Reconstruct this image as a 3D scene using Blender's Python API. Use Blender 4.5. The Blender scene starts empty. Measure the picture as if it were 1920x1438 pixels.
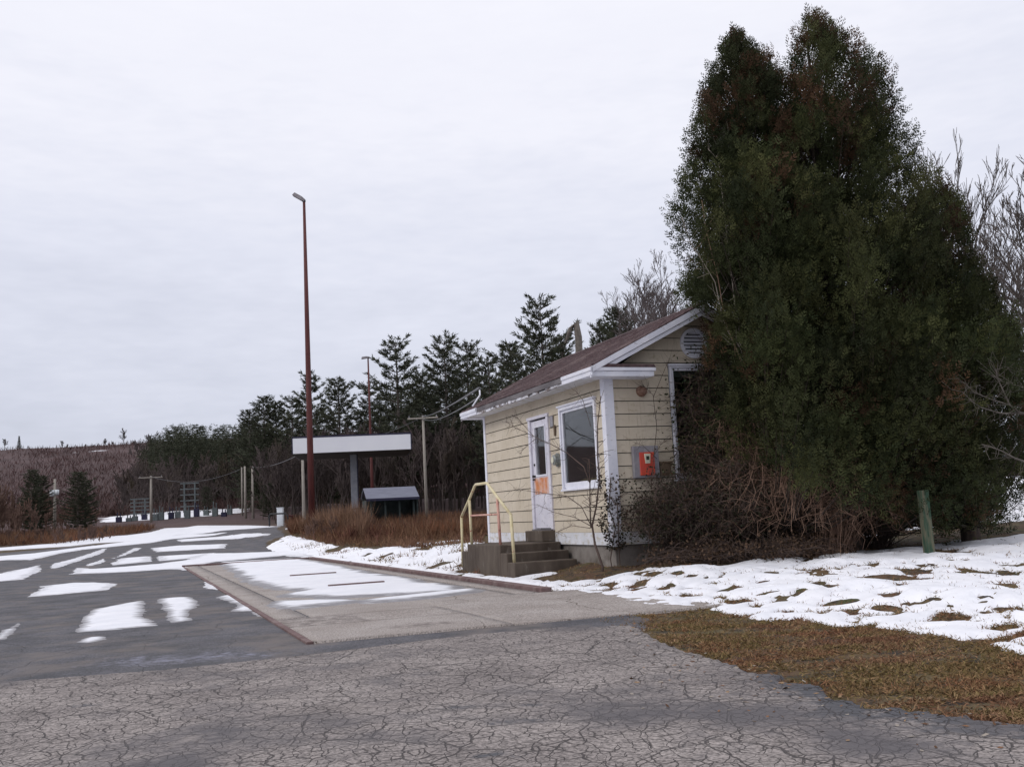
import bpy, math, random
import numpy as np
from mathutils import Vector, Matrix
R = math.radians
SC = bpy.context.scene
COL = SC.collection
# ------------------------------------------------------------------ camera
FPX, CX, CY = 1900.0, 960.0, 719.0
PITCH, ROLL = R(7.3), R(2.9)
cf = np.array([0, math.cos(PITCH), math.sin(PITCH)])
_u = np.array([0, -math.sin(PITCH), math.cos(PITCH)]); _r = np.array([1.0, 0, 0])
cr = math.cos(ROLL)*_r - math.sin(ROLL)*_u
cu = math.cos(ROLL)*_u + math.sin(ROLL)*_r
CAM = np.array([0, 0, 1.1])
cd = bpy.data.cameras.new('camera'); cam = bpy.data.objects.new('camera', cd); COL.objects.link(cam)
m = Matrix.Identity(4)
for i in range(3):
    m[i][0], m[i][1], m[i][2], m[i][3] = cr[i], cu[i], -cf[i], CAM[i]
cam.matrix_world = m
cd.sensor_fit = 'HORIZONTAL'; cd.sensor_width = 36.0; cd.lens = 36.0*FPX/1920.0
cd.clip_start = 0.1; cd.clip_end = 6000
SC.camera = cam
# ------------------------------------------------------------------ world, sun, exposure
w = bpy.data.worlds.new('World'); SC.world = w; w.use_nodes = True
nt = w.node_tree; nt.nodes.clear()
def N(t, typ, **kw):
    n = t.nodes.new(typ)
    for k, v in kw.items():
        setattr(n, k, v)
    return n
out = N(nt, 'ShaderNodeOutputWorld'); bg = N(nt, 'ShaderNodeBackground')
tc = N(nt, 'ShaderNodeTexCoord'); sep = N(nt, 'ShaderNodeSeparateXYZ')
nt.links.new(tc.outputs['Generated'], sep.inputs[0])
ramp = N(nt, 'ShaderNodeValToRGB')
e = ramp.color_ramp.elements
e[0].position = 0.0; e[0].color = (.56, .585, .68, 1)
e[1].position = 0.62; e[1].color = (.97, .97, 1.04, 1)
x = e.new(0.10); x.color = (.64, .665, .775, 1)
x = e.new(0.25); x.color = (.77, .79, .90, 1)
x = e.new(0.40); x.color = (.90, .905, .99, 1)
mp = N(nt, 'ShaderNodeMapping'); mp.inputs['Scale'].default_value = (1.6, 1.6, 6.0)
nz = N(nt, 'ShaderNodeTexNoise'); nz.inputs['Scale'].default_value = 1.3; nz.inputs['Detail'].default_value = 5; nz.inputs['Roughness'].default_value = .8
nt.links.new(tc.outputs['Generated'], mp.inputs[0]); nt.links.new(mp.outputs[0], nz.inputs['Vector'])
ml = N(nt, 'ShaderNodeMath', operation='MULTIPLY_ADD'); ml.inputs[1].default_value = .42; ml.inputs[2].default_value = -.21
nt.links.new(nz.outputs['Fac'], ml.inputs[0])
ad = N(nt, 'ShaderNodeMath', operation='ADD'); nt.links.new(sep.outputs['Z'], ad.inputs[0]); nt.links.new(ml.outputs[0], ad.inputs[1])
nt.links.new(ad.outputs[0], ramp.inputs[0])
sky = N(nt, 'ShaderNodeTexSky'); sky.sky_type = 'NISHITA'; sky.sun_disc = False
sky.sun_elevation = R(38); sky.sun_rotation = R(244)
sc_ = N(nt, 'ShaderNodeVectorMath', operation='SCALE'); sc_.inputs['Scale'].default_value = 0.06
nt.links.new(sky.outputs[0], sc_.inputs[0])
mx = N(nt, 'ShaderNodeMix', data_type='RGBA'); mx.inputs[0].default_value = 0.92
nt.links.new(sc_.outputs[0], mx.inputs[6]); nt.links.new(ramp.outputs[0], mx.inputs[7])
nt.links.new(mx.outputs[2], bg.inputs[0]); bg.inputs[1].default_value = 1.06
nt.links.new(bg.outputs[0], out.inputs[0])
sl = bpy.data.lights.new('sun', 'SUN'); sl.energy = 1.0; sl.angle = R(25); sl.color = (1, .96, .9)
so = bpy.data.objects.new('sun', sl); COL.objects.link(so)
sd = Vector((-0.78, -0.38, 0.66)).normalized()      # towards the sun
so.rotation_euler = sd.to_track_quat('Z', 'Y').to_euler()
SC.view_settings.view_transform = 'Standard'; SC.view_settings.look = 'None'
SC.view_settings.exposure = 0.0; SC.view_settings.gamma = 1.0; SC.view_settings.use_curve_mapping = False

rng = np.random.default_rng(7); random.seed(7)
# ------------------------------------------------------------------ pixel helpers
def ray(px, py): return cf + cr*(px-CX)/FPX - cu*(py-CY)/FPX
def at(px, py, Y):
    d = ray(px, py); return CAM + d*(Y/d[1])
UA = R(21)
Vx, Vy = math.cos(UA), math.sin(UA)
def ss(a, b, x):
    t = np.clip((x-a)/(b-a), 0, 1); return t*t*(3-2*t)
def _h(ix, iy, s):
    n = (ix*374761393 + iy*668265263 + s*974634777) & 0xffffffff
    n = ((n ^ (n >> 13))*1274126177) & 0xffffffff
    return ((n ^ (n >> 16)) & 0xffff)/65535.0
def vn(x, y, s=0):
    x = np.asarray(x, float); y = np.asarray(y, float)
    ix = np.floor(x).astype(np.int64); iy = np.floor(y).astype(np.int64)
    fx = x-ix; fy = y-iy; fx = fx*fx*(3-2*fx); fy = fy*fy*(3-2*fy)
    a = _h(ix, iy, s); b = _h(ix+1, iy, s); c = _h(ix, iy+1, s); d = _h(ix+1, iy+1, s)
    return (a+(b-a)*fx)+((c+(d-c)*fx)-(a+(b-a)*fx))*fy-.5
def fbm(x, y, s=0, o=4):
    r = 0; a = 1.
    for i in range(o):
        r = r + a*vn(x*2**i, y*2**i, s+i*7); a *= .5
    return r
# ------------------------------------------------------------------ terrain height
def T(X, Y):
    X = np.asarray(X, float); Y = np.asarray(Y, float)
    p = Vx*X + Vy*Y
    z = .19*ss(5.7, 7.6, p)*ss(6, 12, Y)
    z = z + .03*np.clip(p-10.5, 0, 40)*ss(1, 8, X)*ss(10, 20, Y)
    z = z + .0145*np.clip(Y-33, 0, 400)
    z = z + .026*np.clip(Y-105, 0, 80)
    r = X/np.maximum(Y, 1)
    H = 33*(1-.85*ss(.12, .42, r)) + 2.0*fbm(X/60, Y/60, 3, 3)
    z = z + H*ss(185, 480, Y)
    bump = ss(5.9, 6.6, p)*(Y > 3)*(.075*fbm(X/.6, Y/.6, 5, 2)+.06*fbm(X/2.2, Y/2.2, 9, 2))*(1-ss(60, 90, Y))
    # flatten under the little building
    return z + bump
def gp(px, py):
    d = ray(px, py)
    Ys = np.geomspace(1.5, 600, 4000)
    P = CAM[None, :] + d[None, :]*(Ys/d[1])[:, None]
    k = np.argmax(P[:, 2] < T(P[:, 0], P[:, 1]))
    if k == 0: k = len(Ys)-1
    return P[k]
def poly(pts): return np.array([gp(*q)[:2] for q in pts])
def sdf(X, Y, P):            # positive inside
    d = np.full(X.shape, 1e18); ins = np.zeros(X.shape, bool); n = len(P)
    for i in range(n):
        ax, ay = P[i]; bx, by = P[(i+1) % n]
        ex, ey = bx-ax, by-ay; wx, wy = X-ax, Y-ay
        t = np.clip((wx*ex+wy*ey)/(ex*ex+ey*ey+1e-12), 0, 1)
        d = np.minimum(d, (wx-ex*t)**2+(wy-ey*t)**2)
        c = ((ay > Y) != (by > Y))
        with np.errstate(divide='ignore', invalid='ignore'):
            c &= X < ex*(Y-ay)/(ey if ey != 0 else 1e-12)+ax
        ins ^= c
    return np.where(ins, 1, -1)*np.sqrt(d)
# ------------------------------------------------------------------ object helpers
def tag(o, label=None, cat=None, group=None, kind=None):
    if label: o['label'] = label
    if cat: o['category'] = cat
    if group: o['group'] = group
    if kind: o['kind'] = kind
    return o
def empty(name, loc, rz=0, label=None, cat=None, group=None):
    o = bpy.data.objects.new(name, None); COL.objects.link(o)
    o.location = [float(v) for v in loc]; o.rotation_euler = (0, 0, rz)
    return tag(o, label, cat, group)
def fastmesh(name, V, F, mat, parent=None, col=None, smooth=False):
    V = np.asarray(V, np.float32); F = np.asarray(F, np.int32); k = F.shape[1]
    me = bpy.data.meshes.new(name)
    me.vertices.add(len(V)); me.vertices.foreach_set('co', V.ravel())
    me.loops.add(F.size); me.loops.foreach_set('vertex_index', F.ravel())
    me.polygons.add(len(F)); me.polygons.foreach_set('loop_start', np.arange(0, F.size, k, dtype=np.int32))
    if smooth: me.polygons.foreach_set('use_smooth', np.ones(len(F), bool))
    if col is not None:
        a = me.attributes.new('Col', 'FLOAT_COLOR', 'POINT')
        c4 = np.ones((len(V), 4), np.float32); c4[:, :3] = col; a.data.foreach_set('color', c4.ravel())
    me.update(calc_edges=True)
    if mat: me.materials.append(mat)
    o = bpy.data.objects.new(name, me); COL.objects.link(o)
    if parent: o.parent = parent
    return o
class MB:
    def __init__(s): s.v = []; s.f = []
    def add(s, V, F):
        n = len(s.v); s.v += [tuple(map(float, q)) for q in V]; s.f += [tuple(i+n for i in f) for f in F]; return s
    def box(s, x0, x1, y0, y1, z0, z1, M=None):
        V = [(x0, y0, z0), (x1, y0, z0), (x1, y1, z0), (x0, y1, z0), (x0, y0, z1), (x1, y0, z1), (x1, y1, z1), (x0, y1, z1)]
        if M is not None: V = [tuple(M @ Vector(q)) for q in V]
        return s.add(V, [(0, 3, 2, 1), (4, 5, 6, 7), (0, 1, 5, 4), (1, 2, 6, 5), (2, 3, 7, 6), (3, 0, 4, 7)])
    def prism(s, prof, y0, y1, axis='y'):
        n = len(prof)
        if axis == 'y': V = [(a, y0, b) for a, b in prof]+[(a, y1, b) for a, b in prof]
        elif axis == 'x': V = [(y0, a, b) for a, b in prof]+[(y1, a, b) for a, b in prof]
        else: V = [(a, b, y0) for a, b in prof]+[(a, b, y1) for a, b in prof]
        F = [tuple(range(n))[::-1], tuple(range(n, 2*n))]+[(i, (i+1) % n, n+(i+1) % n, n+i) for i in range(n)]
        return s.add(V, F)
    def tube(s, pts, rad, n=8, cap=True):
        pts = [Vector(p) for p in pts]; k = len(pts)
        if not hasattr(rad, '__len__'): rad = [rad]*k
        V = []; a = None
        for i, p in enumerate(pts):
            d = (pts[min(i+1, k-1)]-pts[max(i-1, 0)]).normalized()
            if a is None: a = d.orthogonal().normalized()
            a = (a-d*a.dot(d)).normalized(); b = d.cross(a)
            V += [tuple(p+(a*math.cos(2*math.pi*j/n)+b*math.sin(2*math.pi*j/n))*rad[i]) for j in range(n)]
        F = [(i*n+j, i*n+(j+1) % n, (i+1)*n+(j+1) % n, (i+1)*n+j) for i in range(k-1) for j in range(n)]
        if cap: F += [tuple(range(n))[::-1], tuple(range((k-1)*n, k*n))]
        return s.add(V, F)
    def build(s, name, mat, parent=None, bevel=0, smooth=False):
        me = bpy.data.meshes.new(name); me.from_pydata(s.v, [], s.f); me.update()
        if mat: me.materials.append(mat)
        if smooth: me.polygons.foreach_set('use_smooth', [True]*len(me.polygons))
        o = bpy.data.objects.new(name, me); COL.objects.link(o)
        if parent: o.parent = parent
        if bevel:
            b = o.modifiers.new('bevel', 'BEVEL'); b.width = bevel; b.segments = 2; b.limit_method = 'ANGLE'
        return o
def segs(P0, P1, R0, R1, n=3):
    P0 = np.asarray(P0, float); P1 = np.asarray(P1, float); R0 = np.asarray(R0, float); R1 = np.asarray(R1, float)
    D = P1-P0; D /= (np.linalg.norm(D, axis=1, keepdims=True)+1e-9)
    ref = np.where(np.abs(D[:, 2:3]) > .9, np.array([[1., 0, 0]]), np.array([[0, 0, 1.]]))
    A = np.cross(D, ref); A /= np.linalg.norm(A, axis=1, keepdims=True); B = np.cross(D, A)
    V = np.zeros((len(P0), 2*n, 3))
    for j in range(n):
        o = A*math.cos(2*math.pi*j/n)+B*math.sin(2*math.pi*j/n)
        V[:, j] = P0+o*R0[:, None]; V[:, n+j] = P1+o*R1[:, None]
    base = (np.arange(len(P0))*2*n)[:, None, None]
    F = np.array([[j, (j+1) % n, n+(j+1) % n, n+j] for j in range(n)])[None]
    return V.reshape(-1, 3), (F+base).reshape(-1, 4)
def leaves(C, D, S, L, W):
    """flat leaf quads: centre base C, direction D, side S, length L, width W"""
    D = D/(np.linalg.norm(D, axis=1, keepdims=True)+1e-9); S = np.cross(D, S); S /= (np.linalg.norm(S, axis=1, keepdims=True)+1e-9)
    L = np.asarray(L)[:, None]; W = np.asarray(W)[:, None]
    V = np.stack([C, C+D*L*.45+S*W, C+D*L, C+D*L*.45-S*W], 1)
    F = np.arange(len(C)*4).reshape(-1, 4)
    return V.reshape(-1, 3), F
def rnd(n): 
    v = rng.normal(size=(n, 3)); return v/np.linalg.norm(v, axis=1, keepdims=True)
# ------------------------------------------------------------------ materials
def mat(name, c1, c2=None, rough=.8, scale=3., detail=6, bump=0., bscale=None, spec=.3, metal=0., lo=.35, hi=.65, mapscale=(1, 1, 1), extra=None):
    m = bpy.data.materials.new(name); m.use_nodes = True; t = m.node_tree; b = t.nodes['Principled BSDF']
    b.inputs['Roughness'].default_value = rough; b.inputs['Specular IOR Level'].default_value = spec; b.inputs['Metallic'].default_value = metal
    tc = N(t, 'ShaderNodeTexCoord'); mp = N(t, 'ShaderNodeMapping'); mp.inputs['Scale'].default_value = mapscale
    t.links.new(tc.outputs['Object'], mp.inputs[0])
    if c2 is None: c2 = c1
    nz = N(t, 'ShaderNodeTexNoise'); nz.inputs['Scale'].default_value = scale; nz.inputs['Detail'].default_value = detail; nz.inputs['Roughness'].default_value = .6
    t.links.new(mp.outputs[0], nz.inputs['Vector'])
    rp = N(t, 'ShaderNodeValToRGB'); rp.color_ramp.elements[0].position = lo; rp.color_ramp.elements[1].position = hi
    rp.color_ramp.elements[0].color = (*c1, 1); rp.color_ramp.elements[1].color = (*c2, 1)
    t.links.new(nz.outputs['Fac'], rp.inputs[0]); t.links.new(rp.outputs[0], b.inputs['Base Color'])
    if bump:
        n2 = N(t, 'ShaderNodeTexNoise'); n2.inputs['Scale'].default_value = bscale or scale*6; n2.inputs['Detail'].default_value = 5
        t.links.new(mp.outputs[0], n2.inputs['Vector'])
        bp = N(t, 'ShaderNodeBump'); bp.inputs['Strength'].default_value = 1; bp.inputs['Distance'].default_value = bump
        t.links.new(n2.outputs['Fac'], bp.inputs['Height']); t.links.new(bp.outputs[0], b.inputs['Normal'])
    m['rp'] = rp.name
    return m
def over(m, col, scale, lo, hi, mapscale=(1, 1, 1), detail=6, zband=None):
    """lay a second noise-shaped stain over a material's colour"""
    t = m.node_tree; b = t.nodes['Principled BSDF']
    src = b.inputs['Base Color'].links[0].from_socket
    tc = N(t, 'ShaderNodeTexCoord'); mp = N(t, 'ShaderNodeMapping'); mp.inputs['Scale'].default_value = mapscale
    mp.inputs['Location'].default_value = (random.random()*9, random.random()*9, random.random()*9)
    t.links.new(tc.outputs['Object'], mp.inputs[0])
    nz = N(t, 'ShaderNodeTexNoise'); nz.inputs['Scale'].default_value = scale; nz.inputs['Detail'].default_value = detail; nz.inputs['Roughness'].default_value = .65
    t.links.new(mp.outputs[0], nz.inputs['Vector'])
    mr = N(t, 'ShaderNodeMapRange'); mr.inputs['From Min'].default_value = lo; mr.inputs['From Max'].default_value = hi
    t.links.new(nz.outputs['Fac'], mr.inputs['Value'])
    fac = mr.outputs[0]
    if zband:
        sp = N(t, 'ShaderNodeSeparateXYZ'); t.links.new(tc.outputs['Object'], sp.inputs[0])
        m2 = N(t, 'ShaderNodeMapRange'); m2.inputs['From Min'].default_value = zband[0]; m2.inputs['From Max'].default_value = zband[1]
        t.links.new(sp.outputs['Z'], m2.inputs['Value'])
        mm = N(t, 'ShaderNodeMath', operation='MULTIPLY'); t.links.new(fac, mm.inputs[0]); t.links.new(m2.outputs[0], mm.inputs[1]); fac = mm.outputs[0]
    mx = N(t, 'ShaderNodeMix', data_type='RGBA'); t.links.new(fac, mx.inputs[0]); t.links.new(src, mx.inputs[6]); mx.inputs[7].default_value = (*col, 1)
    t.links.new(mx.outputs[2], b.inputs['Base Color'])
    return m
def colmat(name, rough=.75, spec=.2, trans=0.):
    m = bpy.data.materials.new(name); m.use_nodes = True; t = m.node_tree; b = t.nodes['Principled BSDF']
    at_ = N(t, 'ShaderNodeAttribute'); at_.attribute_name = 'Col'
    t.links.new(at_.outputs['Color'], b.inputs['Base Color'])
    b.inputs['Roughness'].default_value = rough; b.inputs['Specular IOR Level'].default_value = spec
    return m
def glassmat():
    m = bpy.data.materials.new('window glass'); m.use_nodes = True; b = m.node_tree.nodes['Principled BSDF']
    b.inputs['Transmission Weight'].default_value = 1; b.inputs['Roughness'].default_value = .02; b.inputs['IOR'].default_value = 1.45
    b.inputs['Base Color'].default_value = (.75, .78, .78, 1)
    return m
M = {}
M['white'] = over(mat('weathered white paint', (.66, .67, .75), (.76, .76, .82), .6, 4, bump=.001, bscale=60), (.34, .31, .30), 9, .60, .72, (1, 1, 3))
M['peel'] = over(mat('peeling white paint', (.50, .50, .54), (.72, .72, .78), .7, 7), (.16, .13, .12), 7, .46, .56, (1, 1, 2.5))
M['siding'] = over(mat('cream siding paint', (.52, .45, .352), (.58, .51, .41), .7, 1.6, bump=.0015, bscale=40), (.36, .30, .21), 5, .56, .78, (1, 1, 2))
over(M['siding'], (.62, .56, .45), 2.2, .6, .8)
over(M['siding'], (.30, .25, .18), 3.2, .56, .85, (5, 5, .45))
M['skirt'] = over(mat('pale skirt board', (.60, .61, .64), (.70, .70, .74), .75, 5), (.45, .40, .30), 6, .5, .7, (1, 1, 2))
M['found'] = over(mat('foundation concrete', (.16, .14, .125), (.25, .225, .205), .9, 3, bump=.006, bscale=30), (.09, .075, .06), 2.5, .5, .7)
M['stoop'] = over(mat('stoop concrete', (.062, .046, .037), (.125, .10, .08), .9, 2.6, bump=.006, bscale=30, mapscale=(1, 1, .35)), (.30, .27, .24), 5, .6, .75, (1, 1, .3))
M['shingle'] = over(mat('shingle', (.062, .038, .042), (.115, .074, .076), .9, 14, bump=.006, bscale=70), (.20, .15, .145), 1.3, .5, .75)
M['darkmetal'] = mat('dark weathered gutter', (.09, .08, .085), (.17, .155, .16), .6, 5, mapscale=(1, .4, 1))
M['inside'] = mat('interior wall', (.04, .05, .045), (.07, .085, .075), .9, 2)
M['dark'] = mat('dark void', (.012, .012, .016), None, .8)
M['glass'] = glassmat()
M['door'] = over(mat('door paint', (.60, .585, .66), (.70, .68, .74), .6, 3), (.42, .40, .43), 9, .55, .7, (1, 1, 1.5))
M['rust'] = over(mat('rusted door panel', (.55, .16, .05), (.62, .30, .15), .85, 9, mapscale=(1, 1, .6)), (.66, .60, .62), 4.5, .42, .64, (1, 1, .6))
over(M['rust'], (.30, .10, .04), 5, .55, .7)
M['yellow'] = over(mat('yellow rail paint', (.58, .50, .29), (.66, .59, .40), .6, 8), (.42, .16, .10), 9, .60, .66)
M['pinkrail'] = over(mat('faded red rail paint', (.55, .26, .22), (.60, .40, .32), .7, 8), (.20, .08, .06), 9, .56, .64)
M['red'] = over(mat('red panel paint', (.62, .085, .04), (.55, .07, .06), .6, 7), (.40, .07, .05), 9, .55, .75)
M['grey'] = mat('grey box metal', (.22, .21, .24), (.30, .29, .31), .6, 6)
M['creamlabel'] = mat('cream plate', (.68, .66, .52), (.6, .58, .46), .5, 8)
M['brownbox'] = mat('brown vent metal', (.10, .07, .045), (.17, .12, .08), .7, 9)
M['nest'] = mat('brown dome fitting', (.14, .07, .05), (.30, .19, .14), .8, 18)
M['brass'] = mat('meter glass and metal', (.16, .17, .17), (.34, .36, .34), .3, 25, metal=.5)
M['black'] = mat('black paint', (.015, .015, .018), (.03, .03, .03), .5, 10)
M['pole_red'] = over(mat('red brown lamp pole', (.085, .022, .022), (.12, .035, .03), .6, 3, mapscale=(3, 3, .4)), (.05, .02, .02), 4, .5, .7, (3, 3, .5))
M['lamp_grey'] = mat('lamp head metal', (.20, .18, .19), (.30, .28, .29), .5, 9)
M['wood_pole'] = over(mat('utility pole wood', (.27, .245, .215), (.38, .35, .31), .9, 6, mapscale=(4, 4, .3)), (.2, .17, .15), 5, .5, .7, (4, 4, .2))
M['fascia'] = mat('canopy fascia', (.78, .79, .84), (.82, .83, .87), .5, .6)
M['navy'] = mat('dark canopy edge', (.02, .018, .05), (.03, .03, .06), .5, 3)
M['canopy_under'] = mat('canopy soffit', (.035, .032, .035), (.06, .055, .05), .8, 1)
M['column'] = mat('grey column', (.20, .21, .24), (.28, .29, .32), .6, 3)
M['shedroof'] = mat('shed roof', (.11, .115, .16), (.17, .18, .235), .5, 3, mapscale=(.4, 4, 4))
M['shedwall'] = mat('shed wall', (.025, .035, .035), (.05, .065, .065), .8, 3)
M['pump'] = mat('white cabinet', (.62, .66, .70), (.72, .75, .78), .5, 4)
M['greenpost'] = over(mat('green painted wooden post', (.028, .065, .042), (.045, .08, .05), .8, 5, mapscale=(3, 3, .4)), (.13, .125, .085), 4, .47, .58, (4, 4, .5))
M['steel_kerb'] = over(mat('rusty steel channel', (.115, .07, .068), (.185, .12, .115), .8, 6, bump=.003, bscale=40), (.24, .19, .18), 4, .5, .7)
M['bark'] = mat('grey brown bark', (.065, .052, .045), (.13, .11, .10), .95, 8, mapscale=(3, 3, .6))
M['darkbark'] = mat('dark evergreen bark', (.035, .026, .022), (.075, .055, .045), .95, 8, mapscale=(3, 3, .6))
M['greybranch'] = mat('grey branches', (.10, .085, .075), (.17, .15, .13), .95, 8)
M['barkfar'] = mat('bare twigs', (.075, .06, .058), (.12, .10, .098), .95, 8)
M['palebark'] = mat('pale dead wood', (.24, .205, .175), (.34, .30, .26), .9, 9)
M['cane'] = mat('brown bramble canes', (.20, .12, .085), (.31, .20, .145), .9, 2.2)
M['darkcane'] = mat('dark twigs', (.06, .042, .036), (.11, .078, .066), .95, 2.)
M['foliage'] = colmat('foliage')
M['brush'] = colmat('dry brush', .95, .05)
M['wire'] = mat('cable', (.10, .10, .11), (.16, .16, .17), .6, 3)
M['galv'] = mat('galvanised steel', (.085, .10, .105), (.13, .15, .155), .6, 3)
M['snow'] = over(mat('snow', (.80, .81, .86), (.86, .86, .90), .6, 1.5, bump=.02, bscale=7, spec=.2), (.66, .64, .66), 3, .66, .80)

def snow_edges(m):
    t = m.node_tree; b = t.nodes['Principled BSDF']; src = b.inputs['Base Color'].links[0].from_socket
    a = N(t, 'ShaderNodeAttribute'); a.attribute_name = 'Col'; sp = N(t, 'ShaderNodeSeparateColor'); t.links.new(a.outputs['Color'], sp.inputs[0])
    tc = N(t, 'ShaderNodeTexCoord'); nz = N(t, 'ShaderNodeTexNoise'); nz.inputs['Scale'].default_value = 5; nz.inputs['Detail'].default_value = 7; nz.inputs['Roughness'].default_value = .75
    mp = N(t, 'ShaderNodeMapping'); mp.inputs['Rotation'].default_value = (0, 0, .35); mp.inputs['Scale'].default_value = (.5, 2.2, 1); t.links.new(tc.outputs['Object'], mp.inputs[0]); t.links.new(mp.outputs[0], nz.inputs['Vector'])
    ad = N(t, 'ShaderNodeMath', operation='ADD'); t.links.new(sp.outputs[0], ad.inputs[0]); t.links.new(nz.outputs['Fac'], ad.inputs[1])
    mr = N(t, 'ShaderNodeMapRange'); mr.inputs['From Min'].default_value = .52; mr.inputs['From Max'].default_value = .86; t.links.new(ad.outputs[0], mr.inputs['Value'])
    mx = N(t, 'ShaderNodeMix', data_type='RGBA'); t.links.new(mr.outputs[0], mx.inputs[0]); mx.inputs[6].default_value = (.20, .19, .20, 1); t.links.new(src, mx.inputs[7]); t.links.new(mx.outputs[2], b.inputs['Base Color'])
    return m
M['thinsnow'] = snow_edges(over(mat('thin slushy snow', (.74, .75, .80), (.84, .84, .88), .5, 1.5, bump=.015, bscale=9, spec=.3), (.60, .60, .62), 4, .6, .8))
# ground material
def ground_mat():
    m = mat('grass and dirt', (.075, .055, .032), (.135, .10, .05), .95, 2.5, bump=.03, bscale=18)
    over(m, (.10, .055, .033), 1.1, .42, .62)
    over(m, (.06, .065, .022), 1.7, .52, .66)
    over(m, (.035, .028, .022), 6, .5, .62)
    # far hillside: reddish brush with pale streaks
    t = m.node_tree; b = t.nodes['Principled BSDF']; src = b.inputs['Base Color'].links[0].from_socket
    g = N(t, 'ShaderNodeNewGeometry'); sp = N(t, 'ShaderNodeSeparateXYZ'); t.links.new(g.outputs['Position'], sp.inputs[0])
    mr = N(t, 'ShaderNodeMapRange'); mr.inputs['From Min'].default_value = 60; mr.inputs['From Max'].default_value = 130
    t.links.new(sp.outputs['Y'], mr.inputs['Value'])
    mp = N(t, 'ShaderNodeMapping'); mp.inputs['Scale'].default_value = (.02, .008, .12); t.links.new(g.outputs['Position'], mp.inputs[0])
    nz = N(t, 'ShaderNodeTexNoise'); nz.inputs['Scale'].default_value = 3; nz.inputs['Detail'].default_value = 8; nz.inputs['Roughness'].default_value = .7
    t.links.new(mp.outputs[0], nz.inputs['Vector'])
    rp = N(t, 'ShaderNodeValToRGB'); ee = rp.color_ramp.elements
    ee[0].position = .3; ee[0].color = (.055, .036, .036, 1); ee[1].position = .72; ee[1].color = (.115, .075, .075, 1)
    t.links.new(nz.outputs['Fac'], rp.inputs[0])
    mx = N(t, 'ShaderNodeMix', data_type='RGBA'); t.links.new(mr.outputs[0], mx.inputs[0]); t.links.new(src, mx.inputs[6]); t.links.new(rp.outputs[0], mx.inputs[7])
    t.links.new(mx.outputs[2], b.inputs['Base Color'])
    return m
M['ground'] = ground_mat()
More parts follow.
